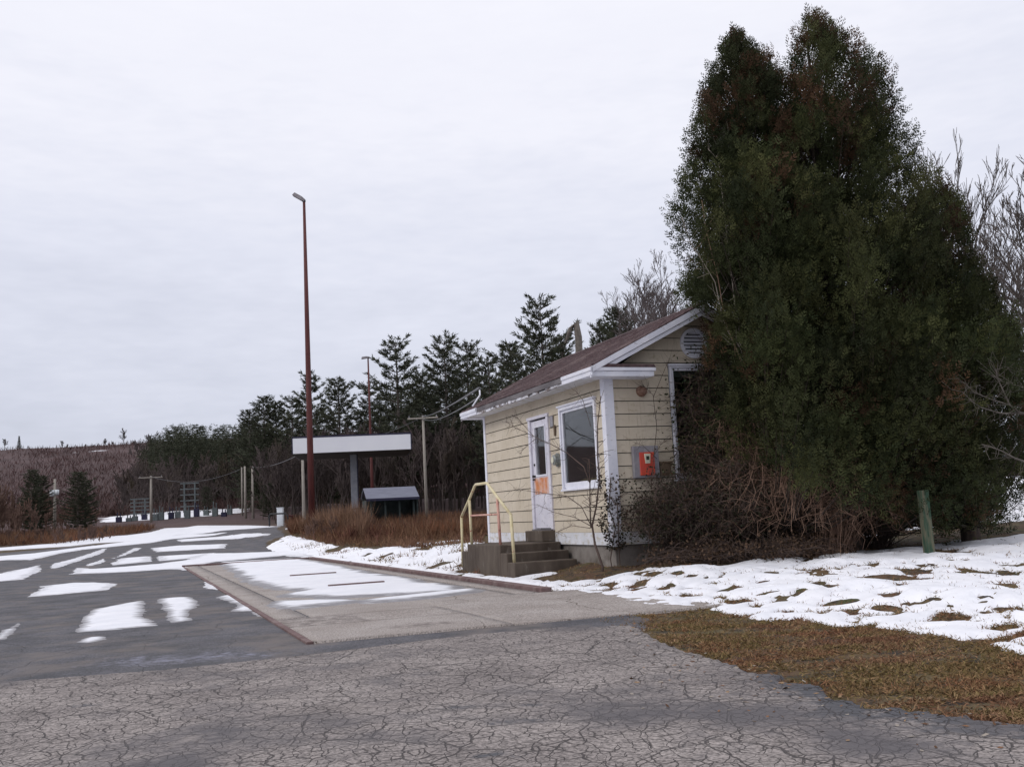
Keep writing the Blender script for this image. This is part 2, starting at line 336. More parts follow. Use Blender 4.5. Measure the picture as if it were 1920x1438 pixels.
def asphalt(name, c1, c2, crackcol, crack_scale, crack_w, crack_amt, wear=None, patch=None):
    m = mat(name, c1, c2, .85, 1.2, bump=.004, bscale=120, spec=.35)
    t = m.node_tree; b = t.nodes['Principled BSDF']; src = b.inputs['Base Color'].links[0].from_socket
    L = t.links.new
    tc = N(t, 'ShaderNodeTexCoord')
    # aggregate speckle
    sp = N(t, 'ShaderNodeTexNoise'); sp.inputs['Scale'].default_value = 62; sp.inputs['Detail'].default_value = 3; L(tc.outputs['Object'], sp.inputs['Vector'])
    mr = N(t, 'ShaderNodeMapRange'); mr.inputs['From Min'].default_value = .3; mr.inputs['From Max'].default_value = .7; mr.inputs['To Min'].default_value = .42; mr.inputs['To Max'].default_value = 1.62
    L(sp.outputs['Fac'], mr.inputs['Value'])
    vm = N(t, 'ShaderNodeVectorMath', operation='SCALE'); L(src, vm.inputs[0]); L(mr.outputs[0], vm.inputs['Scale']); cur = vm.outputs[0]
    if wear:
        a = N(t, 'ShaderNodeAttribute'); a.attribute_name = 'Col'
        s3 = N(t, 'ShaderNodeSeparateColor'); L(a.outputs['Color'], s3.inputs[0])
        n3 = N(t, 'ShaderNodeTexNoise'); n3.inputs['Scale'].default_value = 9; n3.inputs['Detail'].default_value = 6; n3.inputs['Roughness'].default_value = .7; L(tc.outputs['Object'], n3.inputs['Vector'])
        ma = N(t, 'ShaderNodeMath', operation='ADD'); L(s3.outputs[0], ma.inputs[0]); L(n3.outputs['Fac'], ma.inputs[1])
        m3 = N(t, 'ShaderNodeMapRange'); m3.inputs['From Min'].default_value = .93; m3.inputs['From Max'].default_value = 1.1; L(ma.outputs[0], m3.inputs['Value'])
        mx = N(t, 'ShaderNodeMix', data_type='RGBA'); L(m3.outputs[0], mx.inputs[0]); L(cur, mx.inputs[6]); mx.inputs[7].default_value = (*wear, 1); cur = mx.outputs[2]
    cracks = []
    for sc1, w1, st in crack_scale:
        dn = N(t, 'ShaderNodeTexNoise'); dn.inputs['Scale'].default_value = sc1*.55; dn.inputs['Detail'].default_value = 4; L(tc.outputs['Object'], dn.inputs['Vector'])
        dv = N(t, 'ShaderNodeVectorMath', operation='SCALE'); dv.inputs['Scale'].default_value = 1.1/sc1; L(dn.outputs['Color'], dv.inputs[0])
        av = N(t, 'ShaderNodeVectorMath', operation='ADD'); L(tc.outputs['Object'], av.inputs[0]); L(dv.outputs[0], av.inputs[1])
        mpp = N(t, 'ShaderNodeMapping'); mpp.inputs['Rotation'].default_value = (0, 0, st); mpp.inputs['Scale'].default_value = (1, .75, 1); L(av.outputs[0], mpp.inputs[0])
        vo = N(t, 'ShaderNodeTexVoronoi', feature='DISTANCE_TO_EDGE'); vo.voronoi_dimensions = '2D'; vo.inputs['Scale'].default_value = sc1; L(mpp.outputs[0], vo.inputs['Vector'])
        # break the crack up: width modulated by noise
        wn = N(t, 'ShaderNodeTexNoise'); wn.inputs['Scale'].default_value = sc1*.45; wn.inputs['Detail'].default_value = 3; L(tc.outputs['Object'], wn.inputs['Vector'])
        wm = N(t, 'ShaderNodeMapRange'); wm.inputs['From Min'].default_value = .36; wm.inputs['From Max'].default_value = .62; wm.inputs['To Min'].default_value = 0.0005; wm.inputs['To Max'].default_value = w1*sc1
        L(wn.outputs['Fac'], wm.inputs['Value'])
        dvd = N(t, 'ShaderNodeMath', operation='DIVIDE'); L(vo.outputs[0], dvd.inputs[0]); L(wm.outputs[0], dvd.inputs[1])
        cl = N(t, 'ShaderNodeMapRange'); cl.inputs['From Min'].default_value = .45; cl.inputs['From Max'].default_value = 1.3; cl.inputs['To Min'].default_value = 1; cl.inputs['To Max'].default_value = 0
        L(dvd.outputs[0], cl.inputs['Value']); cracks.append(cl.outputs[0])
    cc = cracks[0]
    for k in cracks[1:]:
        mm = N(t, 'ShaderNodeMath', operation='MAXIMUM'); L(cc, mm.inputs[0]); L(k, mm.inputs[1]); cc = mm.outputs[0]
    am = N(t, 'ShaderNodeMath', operation='MULTIPLY'); L(cc, am.inputs[0]); am.inputs[1].default_value = crack_amt
    mx = N(t, 'ShaderNodeMix', data_type='RGBA'); L(am.outputs[0], mx.inputs[0]); L(cur, mx.inputs[6]); mx.inputs[7].default_value = (*crackcol, 1)
    L(mx.outputs[2], b.inputs['Base Color'])
    bp = [n for n in t.nodes if n.type == 'BUMP'][0]
    b2 = N(t, 'ShaderNodeBump'); b2.invert = True; b2.inputs['Distance'].default_value = .008; L(cc, b2.inputs['Height']); L(bp.outputs[0], b2.inputs['Normal']); L(b2.outputs[0], b.inputs['Normal'])
    return m
M['road'] = asphalt('old cracked asphalt', (.195, .170, .162), (.285, .252, .238), (.040, .034, .034), [(8.0, .0052, .3), (15., .0030, .9), (2.1, .0075, .2)], .0, .85, wear=(.085, .085, .095))
M['lot'] = asphalt('dark worn asphalt', (.062, .061, .070), (.11, .106, .118), (.03, .028, .03), [(1.3, .005, .5), (.5, .008, .2)], .0, .4, wear=(.20, .20, .25))  # last colour tints the lot paler blue-grey where its mask is high
over(M['lot'], (.145, .125, .118), 1.3, .48, .66)
M['lot'].node_tree.nodes['Principled BSDF'].inputs['Roughness'].default_value = .8
over(M['lot'], (.05, .05, .055), 1.7, .5, .7)
over(M['road'], (.115, .105, .11), .9, .50, .66)
over(M['road'], (.33, .29, .27), 2.2, .60, .8)
M['concrete'] = asphalt('scale deck concrete', (.27, .235, .215), (.34, .305, .285), (.10, .075, .055), [(.55, .008, .1)], .0, .8, wear=(.17, .145, .135))

# ------------------------------------------------------------------ ground sheets
def grid(Y0, Y1, ry, t0, t1, dt, xoff=0.):
    Ys = np.exp(np.arange(math.log(Y0), math.log(Y1)+ry, ry)); ts = np.arange(t0, t1+dt, dt)
    Y, t = np.meshgrid(Ys, ts, indexing='ij'); return t*(Y+xoff), Y
def gridfaces(r, c):
    i = np.arange(r*c).reshape(r, c)
    return np.stack([i[:-1, :-1].ravel(), i[:-1, 1:].ravel(), i[1:, 1:].ravel(), i[1:, :-1].ravel()], 1)
def compact(V, F, *extra):
    used = np.unique(F); mp = -np.ones(len(V), int); mp[used] = np.arange(len(used))
    return (V[used], mp[F])+tuple(e[used] for e in extra)
def patch(name, X, Y, mask, base, thick, k, mt, cut=-.08, under=.05, col=None, rounded=False):
    h = np.clip(mask*k, -under, None)
    if rounded: h = np.where(h > 0, thick*(1-np.exp(-h/thick)), h)
    else: h = np.minimum(h, thick)
    Z = base+h
    V = np.stack([X, Y, Z], -1).reshape(-1, 3); F = gridfaces(*X.shape)
    mk = mask.ravel(); F = F[(mk[F] > cut).any(1)]
    if col is not None:
        V, F, c = compact(V, F, col.reshape(-1, 3)); return fastmesh(name, V, F, mt, None, c, True)
    V, F = compact(V, F); return fastmesh(name, V, F, mt, None, None, True)
# base ground: one sheet to the horizon
ys = np.concatenate([np.linspace(-40, 2.4, 30), np.exp(np.arange(math.log(2.6), math.log(2500), .011))])
ts = np.arange(-1.6, 1.6001, .009)
gY, gt = np.meshgrid(ys, ts, indexing='ij'); gX = gt*(np.maximum(gY, 2.4)+6)
ground = fastmesh('ground', np.stack([gX, gY, T(gX, gY)-.006], -1).reshape(-1, 3), gridfaces(*gX.shape), M['ground'], None, None, True)
tag(ground, kind='structure')
# the dark lot
lot_poly = np.vstack([poly([(520, 987), (535, 1003), (500, 1016), (505, 1030), (560, 1042), (800, 1075), (1000, 1103), (1150, 1140), (1215, 1160), (1190, 1182)]), [(0.5, 6.0), (0, 3), (-14, 3), (-40, 14), (-42, 40)], poly([(0, 1037), (130, 1026), (300, 1010), (400, 990)])])
X, Y = grid(3.5, 125, .009, -1.3, .5, .006)
mk = sdf(X, Y, lot_poly)+.18*fbm(X/.8, Y/.8, 11, 4)*np.clip(Y/20, .2, 1)
lot_pale = np.exp(-((X+2.9)**2/3.2+(Y-8.9)**2/.5))*.5 + np.exp(-((X+4.2)**2/5+(Y-11.5)**2/4))*.18  # mask of a paler blue-grey streak near the road, fainter patch beyond
lot = patch('asphalt_lot', X, Y, mk, T(X, Y), .010, .2, M['lot'], col=np.stack([lot_pale]*3, -1)); tag(lot, kind='structure')
# foreground road of cracked asphalt
road_poly = np.vstack([[(-16, 6.8)], poly([(-300, 1303), (0, 1283), (300, 1261), (580, 1232), (880, 1194), (1050, 1180), (1190, 1176), (1240, 1205), (1330, 1240), (1400, 1252), (1480, 1290), (1600, 1330), (1750, 1350), (1920, 1362), (2200, 1400)]), [(9, 3), (12, -8), (-25, -8), (-25, 6)]])
ysr = np.concatenate([np.linspace(-8, 2.4, 24), np.exp(np.arange(math.log(2.5), math.log(14), .0045))]); tsr = np.arange(-1.7, 1.4, .0065)
Y, t_ = np.meshgrid(ysr, tsr, indexing='ij'); X = t_*(np.maximum(Y, 2.4)+1.5)
mk = sdf(X, Y, road_poly); rg = ss(.2, 1.0, X-.1*Y)
mk = mk+.10*fbm(X/.25, Y/.25, 21, 4)*(.12+2.6*rg)
wearr = np.zeros_like(X)
for (px, py, a, b_) in [(865, 1335, .20, .10), (975, 1362, .28, .14), (930, 1425, .22, .10), (770, 1262, .12, .06), (150, 1330, .2, .1), (1000, 1330, .12, .08)]:
    q = gp(px, py); wearr += .55*np.exp(-(((X-q[0])/a)**2+((Y-q[1])/b_)**2)*.7)
wearr += .50*rg*np.exp(-np.clip(mk, 0, 9)/.45)*(X > .9)+.28*rg*np.exp(-np.clip(mk, 0, 9)/1.2)
road = patch('cracked_road', X, Y, mk, T(X, Y)+.004, .022, .8, M['road'], col=np.stack([np.clip(wearr, 0, .75)]*3, -1)); tag(road, kind='structure')
# ------------------------------------------------------------------ truck scale platform (frame: x across, y along)
HR = UA
def Lw(p, a, z=0): return np.array([p*Vx-a*Vy, p*Vy+a*Vx, z])       # local (across, along) -> world
P0, P1, A0, A1 = 1.60, 5.36, 9.55, 32.0
DZ = .03
pl = empty('weighing_platform', (0, 0, 0), HR, 'long ground-level vehicle weighing platform of concrete under melting snow', 'truck scale')
def deck_slab(name, p0, p1, a0, a1, z, da=.12, wear=None, jag=0):
    ps = np.arange(p0, p1+.001, (p1-p0)/max(2, int((p1-p0)/.12))); as_ = np.arange(a0, a1+.001, (a1-a0)/max(2, int((a1-a0)/da)))
    P, A = np.meshgrid(ps, as_, indexing='ij')
    Z = z+.004*fbm(P/.9, A/.9, 31, 3)
    V = np.stack([P, A, Z], -1).reshape(-1, 3); F = gridfaces(*P.shape)[:, ::-1]; wv = np.zeros(P.shape) if wear is None else wear(P, A)
    # skirts
    nb = len(V); r, c = P.shape; idx = np.arange(r*c).reshape(r, c)
    ring = np.concatenate([idx[0, :], idx[1:, -1], idx[-1, -2::-1], idx[-2:0:-1, 0]])
    Vb = V[ring].copy(); Vb[:, 2] = -.25; n = len(ring)
    Fs = np.array([[ring[i], ring[(i+1) % n], nb+(i+1) % n, nb+i] for i in range(n)])
    col = np.concatenate([wv.ravel(), np.zeros(n)])
    return fastmesh(name, np.vstack([V, Vb]), np.vstack([F, Fs]), M['concrete'], pl, np.stack([col]*3, -1))
deck_slab('approach_slab', P0, 3.55, A0, 11.05, DZ, wear=lambda P, A: .55*np.exp(-(((P-2.75)/.75)**2+((A-10.15)/.42)**2)*.9))
deck_slab('approach_slab', P0, 3.55, 11.06, 12.1, DZ-.004, wear=lambda P, A: .40*(P < 2.5)+.1)
deck_slab('approach_slab', 3.565, 6.1, A0, 13.0, DZ-.008, wear=lambda P, A: .12+0*P)
deck_slab('deck', P0+.42, P1-.45, 12.16, A1, DZ-.012, .25, wear=lambda P, A: .22+.3*vn(P, A/2, 3))
deck_slab('edge_strip', P0, P0+.36, 12.12, A1, DZ, .25, wear=lambda P, A: .15+0*P)
deck_slab('edge_strip', P1-.40, P1-.12, 13.05, A1, DZ-.006, .25, wear=lambda P, A: .38+0*P)
MB().box(P1-.10, P1+.06, 13.0, A1+.15, -.1, DZ+.05).build('steel_kerb', M['steel_kerb'], pl, .008)
MB().box(P0-.07, P0-.005, A0+.0, A1, -.1, DZ+.003).build('steel_edge', M['steel_kerb'], pl, .006)
MB().box(P0+.365, P0+.415, 12.2, A1, -.1, DZ-.03).build('steel_edge', M['black'], pl)
MB().box(P0-.07, P1-.12, A1+.01, A1+.2, -.1, DZ+.04).build('end_beam', M['steel_kerb'], pl, .006)
for a_ in (17.2, 21.5): MB().box(3.15, 4.1, a_, a_+.10, DZ-.03, DZ+.045).build('joint_plate', M['steel_kerb'], pl)
# ------------------------------------------------------------------ snow
def surf(X, Y):
    p = Vx*X+Vy*Y; a = -Vy*X+Vx*Y
    on = (p > P0) & (p < P1) & (a > A0) & (a < A1)
    return np.where(on, np.maximum(T(X, Y), DZ), T(X, Y))
snow_px = [
 [(147, 1187), (160, 1160), (177, 1144), (247, 1130), (267, 1127), (270, 1160), (287, 1174), (213, 1182)],
 [(295, 1123), (353, 1120), (373, 1127), (370, 1140), (347, 1150), (353, 1165), (327, 1168)],
 [(147, 1205), (168, 1196), (190, 1195), (197, 1200), (165, 1206)],
 [(380, 1102), (390, 1088), (397, 1083), (427, 1097), (430, 1112)],
 [(405, 1121), (443, 1113), (460, 1118), (480, 1147), (437, 1147), (446, 1135)],
 [(475, 1153), (487, 1142), (500, 1152), (500, 1160)],
 [(133, 1077), (143, 1065), (173, 1067), (233, 1063), (300, 1057), (353, 1050), (383, 1038), (450, 1037), (567, 1030), (600, 1048), (533, 1042), (393, 1055), (372, 1060), (393, 1080), (367, 1073), (327, 1067), (233, 1073)],
 [(93, 1063), (100, 1057), (140, 1047), (200, 1027), (193, 1037), (147, 1052), (100, 1067)],
 [(-60, 1095), (-60, 1080), (0, 1076), (73, 1060), (75, 1070), (40, 1087)],
 [(53, 1120), (80, 1100), (140, 1093), (173, 1093), (220, 1095), (200, 1107), (133, 1113)],
 [(163, 1060), (193, 1048), (200, 1053), (167, 1062)],
 [(207, 1057), (227, 1047), (282, 1043), (283, 1053), (213, 1060)],
 [(213, 1047), (253, 1027), (267, 1028), (230, 1043)],
 [(283, 1028), (333, 1023), (427, 1020), (420, 1028), (293, 1035)],
 [(297, 1043), (353, 1040), (400, 1037), (360, 1047), (300, 1052)],
 [(0, 1043), (67, 1038), (200, 1020), (283, 1010), (350, 1001), (430, 998), (320, 1011), (283, 1018), (233, 1023), (133, 1033), (60, 1050), (7, 1050)],
 [(-80, 1046), (0, 1043), (60, 1038), (180, 1022), (150, 1032), (40, 1048), (-80, 1058)],
 [(156, 1007), (234, 1004), (312, 990), (365, 986), (470, 985), (525, 987), (430, 994), (338, 1002), (299, 1012), (182, 1018), (130, 1024), (0, 1032), (-90, 1036), (-90, 1032), (0, 1027), (90, 1020)],
 [(330, 1012), (420, 1005), (510, 1000), (500, 1004), (400, 1012), (340, 1016)],
 [(0, 1190), (10, 1182), (35, 1170), (30, 1178), (8, 1200), (-20, 1205)],
 [(538, 992), (545, 986), (580, 986), (578, 992)],
]
deck_px = [[(498, 1139), (523, 1131), (649, 1127), (663, 1131), (600, 1138), (543, 1144)],
 [(689, 1129), (787, 1117), (884, 1108), (888, 1113), (767, 1127), (700, 1132)],
 [(413, 1054), (551, 1047), (632, 1063), (706, 1079), (856, 1104), (840, 1112), (624, 1124), (535, 1120), (567, 1110), (515, 1106), (474, 1094)]]
yard_px = [[(498, 1025), (543, 1003), (624, 1021), (706, 1030), (767, 1021), (868, 1013), (905, 1013), (905, 1050), (876, 1064), (940, 1073), (1000, 1072), (1040, 1068), (1044, 1076), (985, 1086), (1060, 1092), (1130, 1085), (1180, 1072), (1300, 1062), (1450, 1048), (1600, 1035), (1720, 1026), (1830, 1016), (1920, 1001), (2300, 975), (2300, 1180),
   (1920, 1178), (1870, 1199), (1800, 1197), (1700, 1187), (1660, 1178), (1640, 1170), (1560, 1175), (1500, 1160), (1440, 1165), (1400, 1155), (1350, 1145), (1300, 1140), (1200, 1136), (1120, 1117), (1050, 1107), (1000, 1099), (900, 1086), (800, 1073), (650, 1053), (560, 1040), (520, 1040)],
 [(1858, 1208), (1890, 1198), (1990, 1188), (1990, 1232), (1930, 1224), (1880, 1217)]]
X, Y = grid(5.0, 125, .0058, -.85, .75, .0036)
NZ = fbm(X/.35, Y/.35, 41, 4)
ml_ = np.full(X.shape, -9.)
for q in snow_px: ml_ = np.maximum(ml_, sdf(X, Y, poly(q)))
ml_ = ml_+(.09*fbm(X/.5, Y/.9, 44, 5)+.07*fbm(X/.22, Y/.12, 45, 4))*np.clip(Y/16, .35, 1.6)
md = np.full(X.shape, -9.)
for q in deck_px: md = np.maximum(md, sdf(X, Y, poly(q)))
md = md+.28*fbm((Vx*X+Vy*Y)/.9, (-Vy*X+Vx*Y)/.35, 47, 4)*np.clip((Y-9)/10, .25, 1)
pp = Vx*X+Vy*Y; md = np.where((pp < P0-.02) | (pp > P1+.05), -9., md)
my = np.full(X.shape, -9.)
for q in yard_px: my = np.maximum(my, sdf(X, Y, poly(q)))
my = my+.14*NZ
holes = [(1667, 1082, 42, 8), (1719, 1072, 24, 6), (1827, 1071, 21, 8), (1903, 1078, 24, 11), (1897, 1098, 20, 8), (1540, 1093, 18, 5), (1575, 1130, 55, 7), (1667, 1141, 36, 9), (1779, 1036, 25, 7), (1781, 1135, 12, 6), (1722, 1131, 17, 5), (1852, 1148, 20, 6), (1774, 1163, 40, 6), (1880, 1176, 40, 8), (1690, 1096, 10, 3), (1647, 1106, 14, 3), (1515, 1069, 18, 4), (1430, 1090, 17, 3), (1436, 1111, 50, 2.5), (1549, 1065, 12, 3), (1844, 1128, 17, 4), (1540, 1149, 8, 3), (1222, 1075, 26, 5), (1270, 1073, 18, 4), (1297, 1079, 12, 4), (1324, 1082, 9, 4), (1600, 1082, 16, 2.5), (1560, 1076, 22, 2.5), (1640, 1052, 10, 2.5), (1450, 1073, 20, 3), (1375, 1100, 14, 3), (720, 1043, 10, 4), (825, 1058, 18, 5), (790, 1030, 20, 4), (640, 1027, 26, 3), (930, 1078, 30, 2.5), (880, 1070, 20, 3), (1400, 1128, 16, 3), (1300, 1118, 20, 2.5), (1250, 1105, 14, 2.5)]
for (px, py, a, b_) in holes:
    c = gp(px, py); l = gp(px-a, py+a*.05); t1 = gp(px, py-b_); b1 = gp(px, py+b_)
    ra = abs(c[0]-l[0]); rb = max(.05, .5*abs(t1[1]-b1[1]))
    d = np.sqrt(((X-c[0])/ra)**2+((Y-(t1[1]+b1[1])/2)/rb)**2)+.5*NZ
    my = np.minimum(my, (d-1)*min(ra, rb))
sm = .515-fbm(X/.16, Y/.22, 51, 3)*1.0-.35*fbm(X/1.3, Y/1.3, 53, 2)       # little tufts poking through
edge = 1-ss(.2, 2.2, my)
my = np.minimum(my, (sm-.26*edge-.0)*.35)
# lee of the building and its front step stay clear of snow
hx = (Vx*X+Vy*Y)-7.325; hy = (-Vy*X+Vx*Y)-14.862
dst = np.maximum(np.maximum(-hx-.35, hx-3.8), np.maximum(-hy-1.3, hy-6.4)); my = np.minimum(my, dst*1.0)
dst = np.maximum(np.maximum(-hx-1.25, hx), np.maximum(-hy+1.3, hy-4.9)); my = np.minimum(my, dst+.02)
sn = patch('snow', X, Y, my, T(X, Y), .05, .5, M['snow'], rounded=True, under=.05)
tag(sn, 'white snow with grass showing through, covering the yard before the evergreens', 'snow', kind='stuff')
cs = np.clip(ml_*1.4/np.clip(Y/30, .35, 1.2), 0, .6); cs = np.where(Y > 18, np.maximum(cs, .25), cs)
sl2 = patch('snow', X, Y, ml_+.01, T(X, Y)+.010, .022, .12, M['thinsnow'], rounded=True, under=.03, col=np.stack([cs]*3, -1))
tag(sl2, 'thin slushy patches of snow scattered over the dark lot', 'snow', kind='stuff')
s2 = patch('snow', X, Y, md+.06, surf(X, Y), .025, .15, M['thinsnow'], rounded=True, under=.03, col=np.stack([np.clip(md*2.2, 0, .6)]*3, -1)); tag(s2, kind='stuff')
tag(s2, 'thin sheet of snow covering the weighing platform', 'snow')
# snow beyond the evergreens on the right, and the far clearing
X3, Y3 = grid(20, 70, .012, .28, 1.3, .008)
m3 = np.minimum(Y3-22-.05*X3, 60-Y3)*.3+.9*fbm(X3/1.6, Y3/1.6, 61, 4)+.15
s3 = patch('snow', X3, Y3, m3, T(X3, Y3), .05, .3, M['snow'], rounded=True); tag(s3, 'snow on the rise behind the tall evergreens', 'snow', kind='stuff')
X4, Y4 = grid(120, 205, .006, -.46, -.18, .0025)
m4 = sdf(X4, Y4, poly([(195, 972), (260, 962), (345, 957), (430, 955), (455, 953), (456, 960), (380, 968), (300, 974), (210, 978)]))*.3+.9*fbm(X4/4, Y4/4, 63, 4)
s4 = patch('snow', X4, Y4, m4, T(X4, Y4), .15, .3, M['snow'], rounded=True); tag(s4, 'bright snow in the clearing below the far hillside', 'snow', kind='stuff')
X5, Y5 = grid(190, 420, .004, -.55, -.28, .0025)
m5 = (fbm(X5/22, Y5/9, 66, 5)-.52)*8-np.abs(Y5-290)/70
s5 = patch('snow', X5, Y5, m5, T(X5, Y5), .3, .3, M['snow'], rounded=True, under=.3); tag(s5, 'thin streaks of snow across the far hillside', 'snow', kind='stuff')
# ------------------------------------------------------------------ the scale house (frame: x across gable, y along door wall)
C0 = np.array([1.513, 16.5, 0.0])
house = empty('scale_house', C0, HR, 'small cream clapboard office with brown gable roof and white trim beside the weighing platform', 'small building')
WW, WL, ZB, ZE = 3.44, 6.0, .51, 3.24
def strips(mb, axis, a0, a1, z0, z1, opens, out, gable=False):
    """lapped clapboards on a wall; out = -1 / +1 direction of the outside along the other axis"""
    n = int(math.ceil((z1-z0)/.213)); o = out
    apex = 4.40
    def lim(z):
        if not gable or z <= ZE: return a0, a1
        k = (z-ZE)/(apex-ZE)*(WW/2); c = WW/2; return max(a0, min(k, c)), min(a1, max(WW-k, c))
    def board(s0, s1, za, zb, zt):
        prof = [(o*-.005, za), (o*.020, za), (o*.017, min(za+.02, zt-.001)), (o*.006, zt), (o*-.005, zt)]
        V = []
        for s_, lohi in ((s0, 0), (s1, 1)):
            for q, z in prof:
                l = lim(z); e_ = (max(s_, l[0]) if lohi == 0 else min(s_, l[1]))
                V.append((q, e_, z) if axis == 'y' else (e_, q, z))
        k = 5; mb.add(V, [tuple(range(k))[::-1], tuple(range(k, 2*k))]+[(i, (i+1) % k, k+(i+1) % k, k+i) for i in range(k)])
    for i in range(n):
        za = z0+i*.213; zb = min(za+.213, z1+.02); zt = zb-.014
        l0, h0 = lim(za)
        if h0-l0 < .05: continue
        cuts = sorted({a0, a1, *[q for op in opens for q in op[:2] if a0 < q < a1]})
        merged = []
        for s0, s1 in zip(cuts[:-1], cuts[1:]):
            lo_, hi_ = za, zt
            for (o0, o1, q0, q1) in opens:
                if s0 >= o0-1e-6 and s1 <= o1+1e-6:
                    if q0 <= za and q1 >= zt: lo_, hi_ = 1, 0
                    elif q0 > za and q0 < zt: hi_ = q0
                    elif q1 > za and q1 < zt: lo_ = q1
            if hi_-lo_ < .01: continue
            if merged and merged[-1][1] == s0 and merged[-1][2:] == (lo_, hi_): merged[-1] = (merged[-1][0], s1, lo_, hi_)
            else: merged.append((s0, s1, lo_, hi_))
        for s0, s1, lo_, hi_ in merged: board(s0, s1, lo_, zb, hi_)
DO = (2.44, 3.32, .78, 2.86)         # door opening
WO = (.40, 1.80, 1.50, 2.88)         # picture window
GO = (1.24, 2.55, 1.55, 3.40)        # gable window
def wallcore(mb, axis, pos0, pos1, a0, a1, z0, z1, opens):
    cuts = sorted({a0, a1, *[o[0] for o in opens], *[o[1] for o in opens]})
    for c0_, c1_ in zip(cuts[:-1], cuts[1:]):
        zs = [(z0, z1)]
        for o in opens:
            if c0_ >= o[0]-1e-6 and c1_ <= o[1]+1e-6: zs = [(z0, o[2]), (o[3], z1)]
        for q0, q1 in zs:
            if q1 > q0: (mb.box(pos0, pos1, c0_, c1_, q0, q1) if axis == 'y' else mb.box(c0_, c1_, pos0, pos1, q0, q1))
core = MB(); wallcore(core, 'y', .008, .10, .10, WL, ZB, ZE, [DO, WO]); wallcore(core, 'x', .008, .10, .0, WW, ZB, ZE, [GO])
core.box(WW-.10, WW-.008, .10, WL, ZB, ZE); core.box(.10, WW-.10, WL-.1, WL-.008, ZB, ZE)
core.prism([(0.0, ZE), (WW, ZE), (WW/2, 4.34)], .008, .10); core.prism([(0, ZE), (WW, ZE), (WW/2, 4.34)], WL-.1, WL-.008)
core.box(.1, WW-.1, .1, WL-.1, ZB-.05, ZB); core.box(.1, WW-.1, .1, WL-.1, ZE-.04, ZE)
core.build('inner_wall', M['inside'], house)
sd_ = MB(); strips(sd_, 'y', .02, WL-.02, .72, ZE+.08, [(DO[0]-.06, DO[1]+.06, DO[2]-.3, DO[3]+.05), (WO[0]-.05, WO[1]+.05, WO[2]-.06, WO[3]+.05)], -1)
for v in range(0): pass
sd_.build('wall', M['siding'], house)['label'] = 'cream clapboard wall with the door and picture window'
g_ = MB()
strips(g_, 'x', .10, WW-.02, .72, 4.4, [(GO[0]-.05, GO[1]+.05, GO[2]-.05, GO[3]+.05)], -1, True)
g_.build('wall', M['siding'], house)['label'] = 'cream clapboard gable wall behind the brambles'
b_ = MB(); b2 = MB()
strips(b2, 'y', .02, WL-.02, .72, ZE+.05, [], 1); b2.v = [(x_+WW, y_, z_) for x_, y_, z_ in b2.v]; b2.build('wall', M['siding'], house)
b3 = MB(); strips(b3, 'x', .02, WW-.02, .72, 4.4, [], 1, True); b3.v = [(x_, y_+WL, z_) for x_, y_, z_ in b3.v]; b3.build('wall', M['siding'], house)
k_ = MB().box(-.02, .008, .02, WL-.02, ZB, .715).box(.14, WW, -.02, .008, ZB, .715).box(WW-.008, WW+.02, .0, WL, ZB, .715); k_.build('skirt_board', M['skirt'], house, .004)
f_ = MB().box(.03, WW-.03, .03, WL-.03, -.2, ZB-.002); f_.build('foundation', M['found'], house, .01)
MB().box(-.04, .135, -.045, .10, ZB-.02, ZE-.02).build('corner_board', M['white'], house, .006)
MB().box(-.03, .03, WL-.06, WL+.05, ZB, ZE-.02).build('corner_board', M['white'], house, .005)
MB().box(WW-.08, WW+.04, -.04, .1, ZB-.02, ZE-.02).build('corner_board', M['white'], house, .005)
MB().box(WW-.08, WW+.04, WL-.06, WL+.04, ZB-.02, ZE-.02).build('corner_board', M['white'], house, .005)
# roof: shingle courses on two slopes
RX, RZ, EX, EZ = WW/2, 4.44, -.40, 3.37
YF, YB = -.42, 6.42
sl_ = (RZ-EZ)/(RX-EX)
def slope(mirror):
    mb = MB(); n = 17
    for i in range(n):
        xa = EX+(RX-EX)*i/n; xb = EX+(RX-EX)*(i+1.25)/n; xb = min(xb, RX)
        za = EZ+(xa-EX)*sl_; zb = EZ+(xb-EX)*sl_
        lo = 0; 
        ny = 38; off = random.random()*.2
        for j in range(ny):
            y0 = YF+(YB-YF)*j/ny; y1 = YF+(YB-YF)*(j+1)/ny-.004
            e_ = random.uniform(-.004, .004); x0 = xa+random.uniform(-.006, .006)
            V = [(x0, y0, za-.008), (x0, y1, za-.008), (x0, y1, za+.017+e_), (x0, y0, za+.017+e_), (xb, y0, zb+.002), (xb, y1, zb+.002), (xb, y1, zb-.008), (xb, y0, zb-.008)]
            if mirror: V = [(2*RX-a, b, c) for a, b, c in V]
            mb.add(V, [(0, 1, 2, 3), (3, 2, 5, 4), (4, 5, 6, 7), (0, 3, 4, 7), (1, 6, 5, 2)])
    return mb
roof = MB()
roof.prism([(EX+.01, EZ-.012), (RX, RZ-.012), (2*RX-EX-.01, EZ-.012), (2*RX-EX-.01, EZ-.05), (RX, RZ-.06), (EX+.01, EZ-.05)], YF+.02, YB-.02)
for mb in (slope(0), slope(1)): roof.add(mb.v, mb.f)
roof.prism([(RX-.13, RZ-.045), (RX, RZ+.022), (RX+.13, RZ-.045), (RX, RZ+.008)], YF, YB)
ro = roof.build('roof', M['shingle'], house)
MB().tube([(RX+.55, 3.0, 3.9), (RX+.55, 3.0, 4.62)], .075, 12).box(RX+.47, RX+.63, 2.92, 3.08, 4.60, 4.64).build('vent_pipe', M['pole_red'], ro)
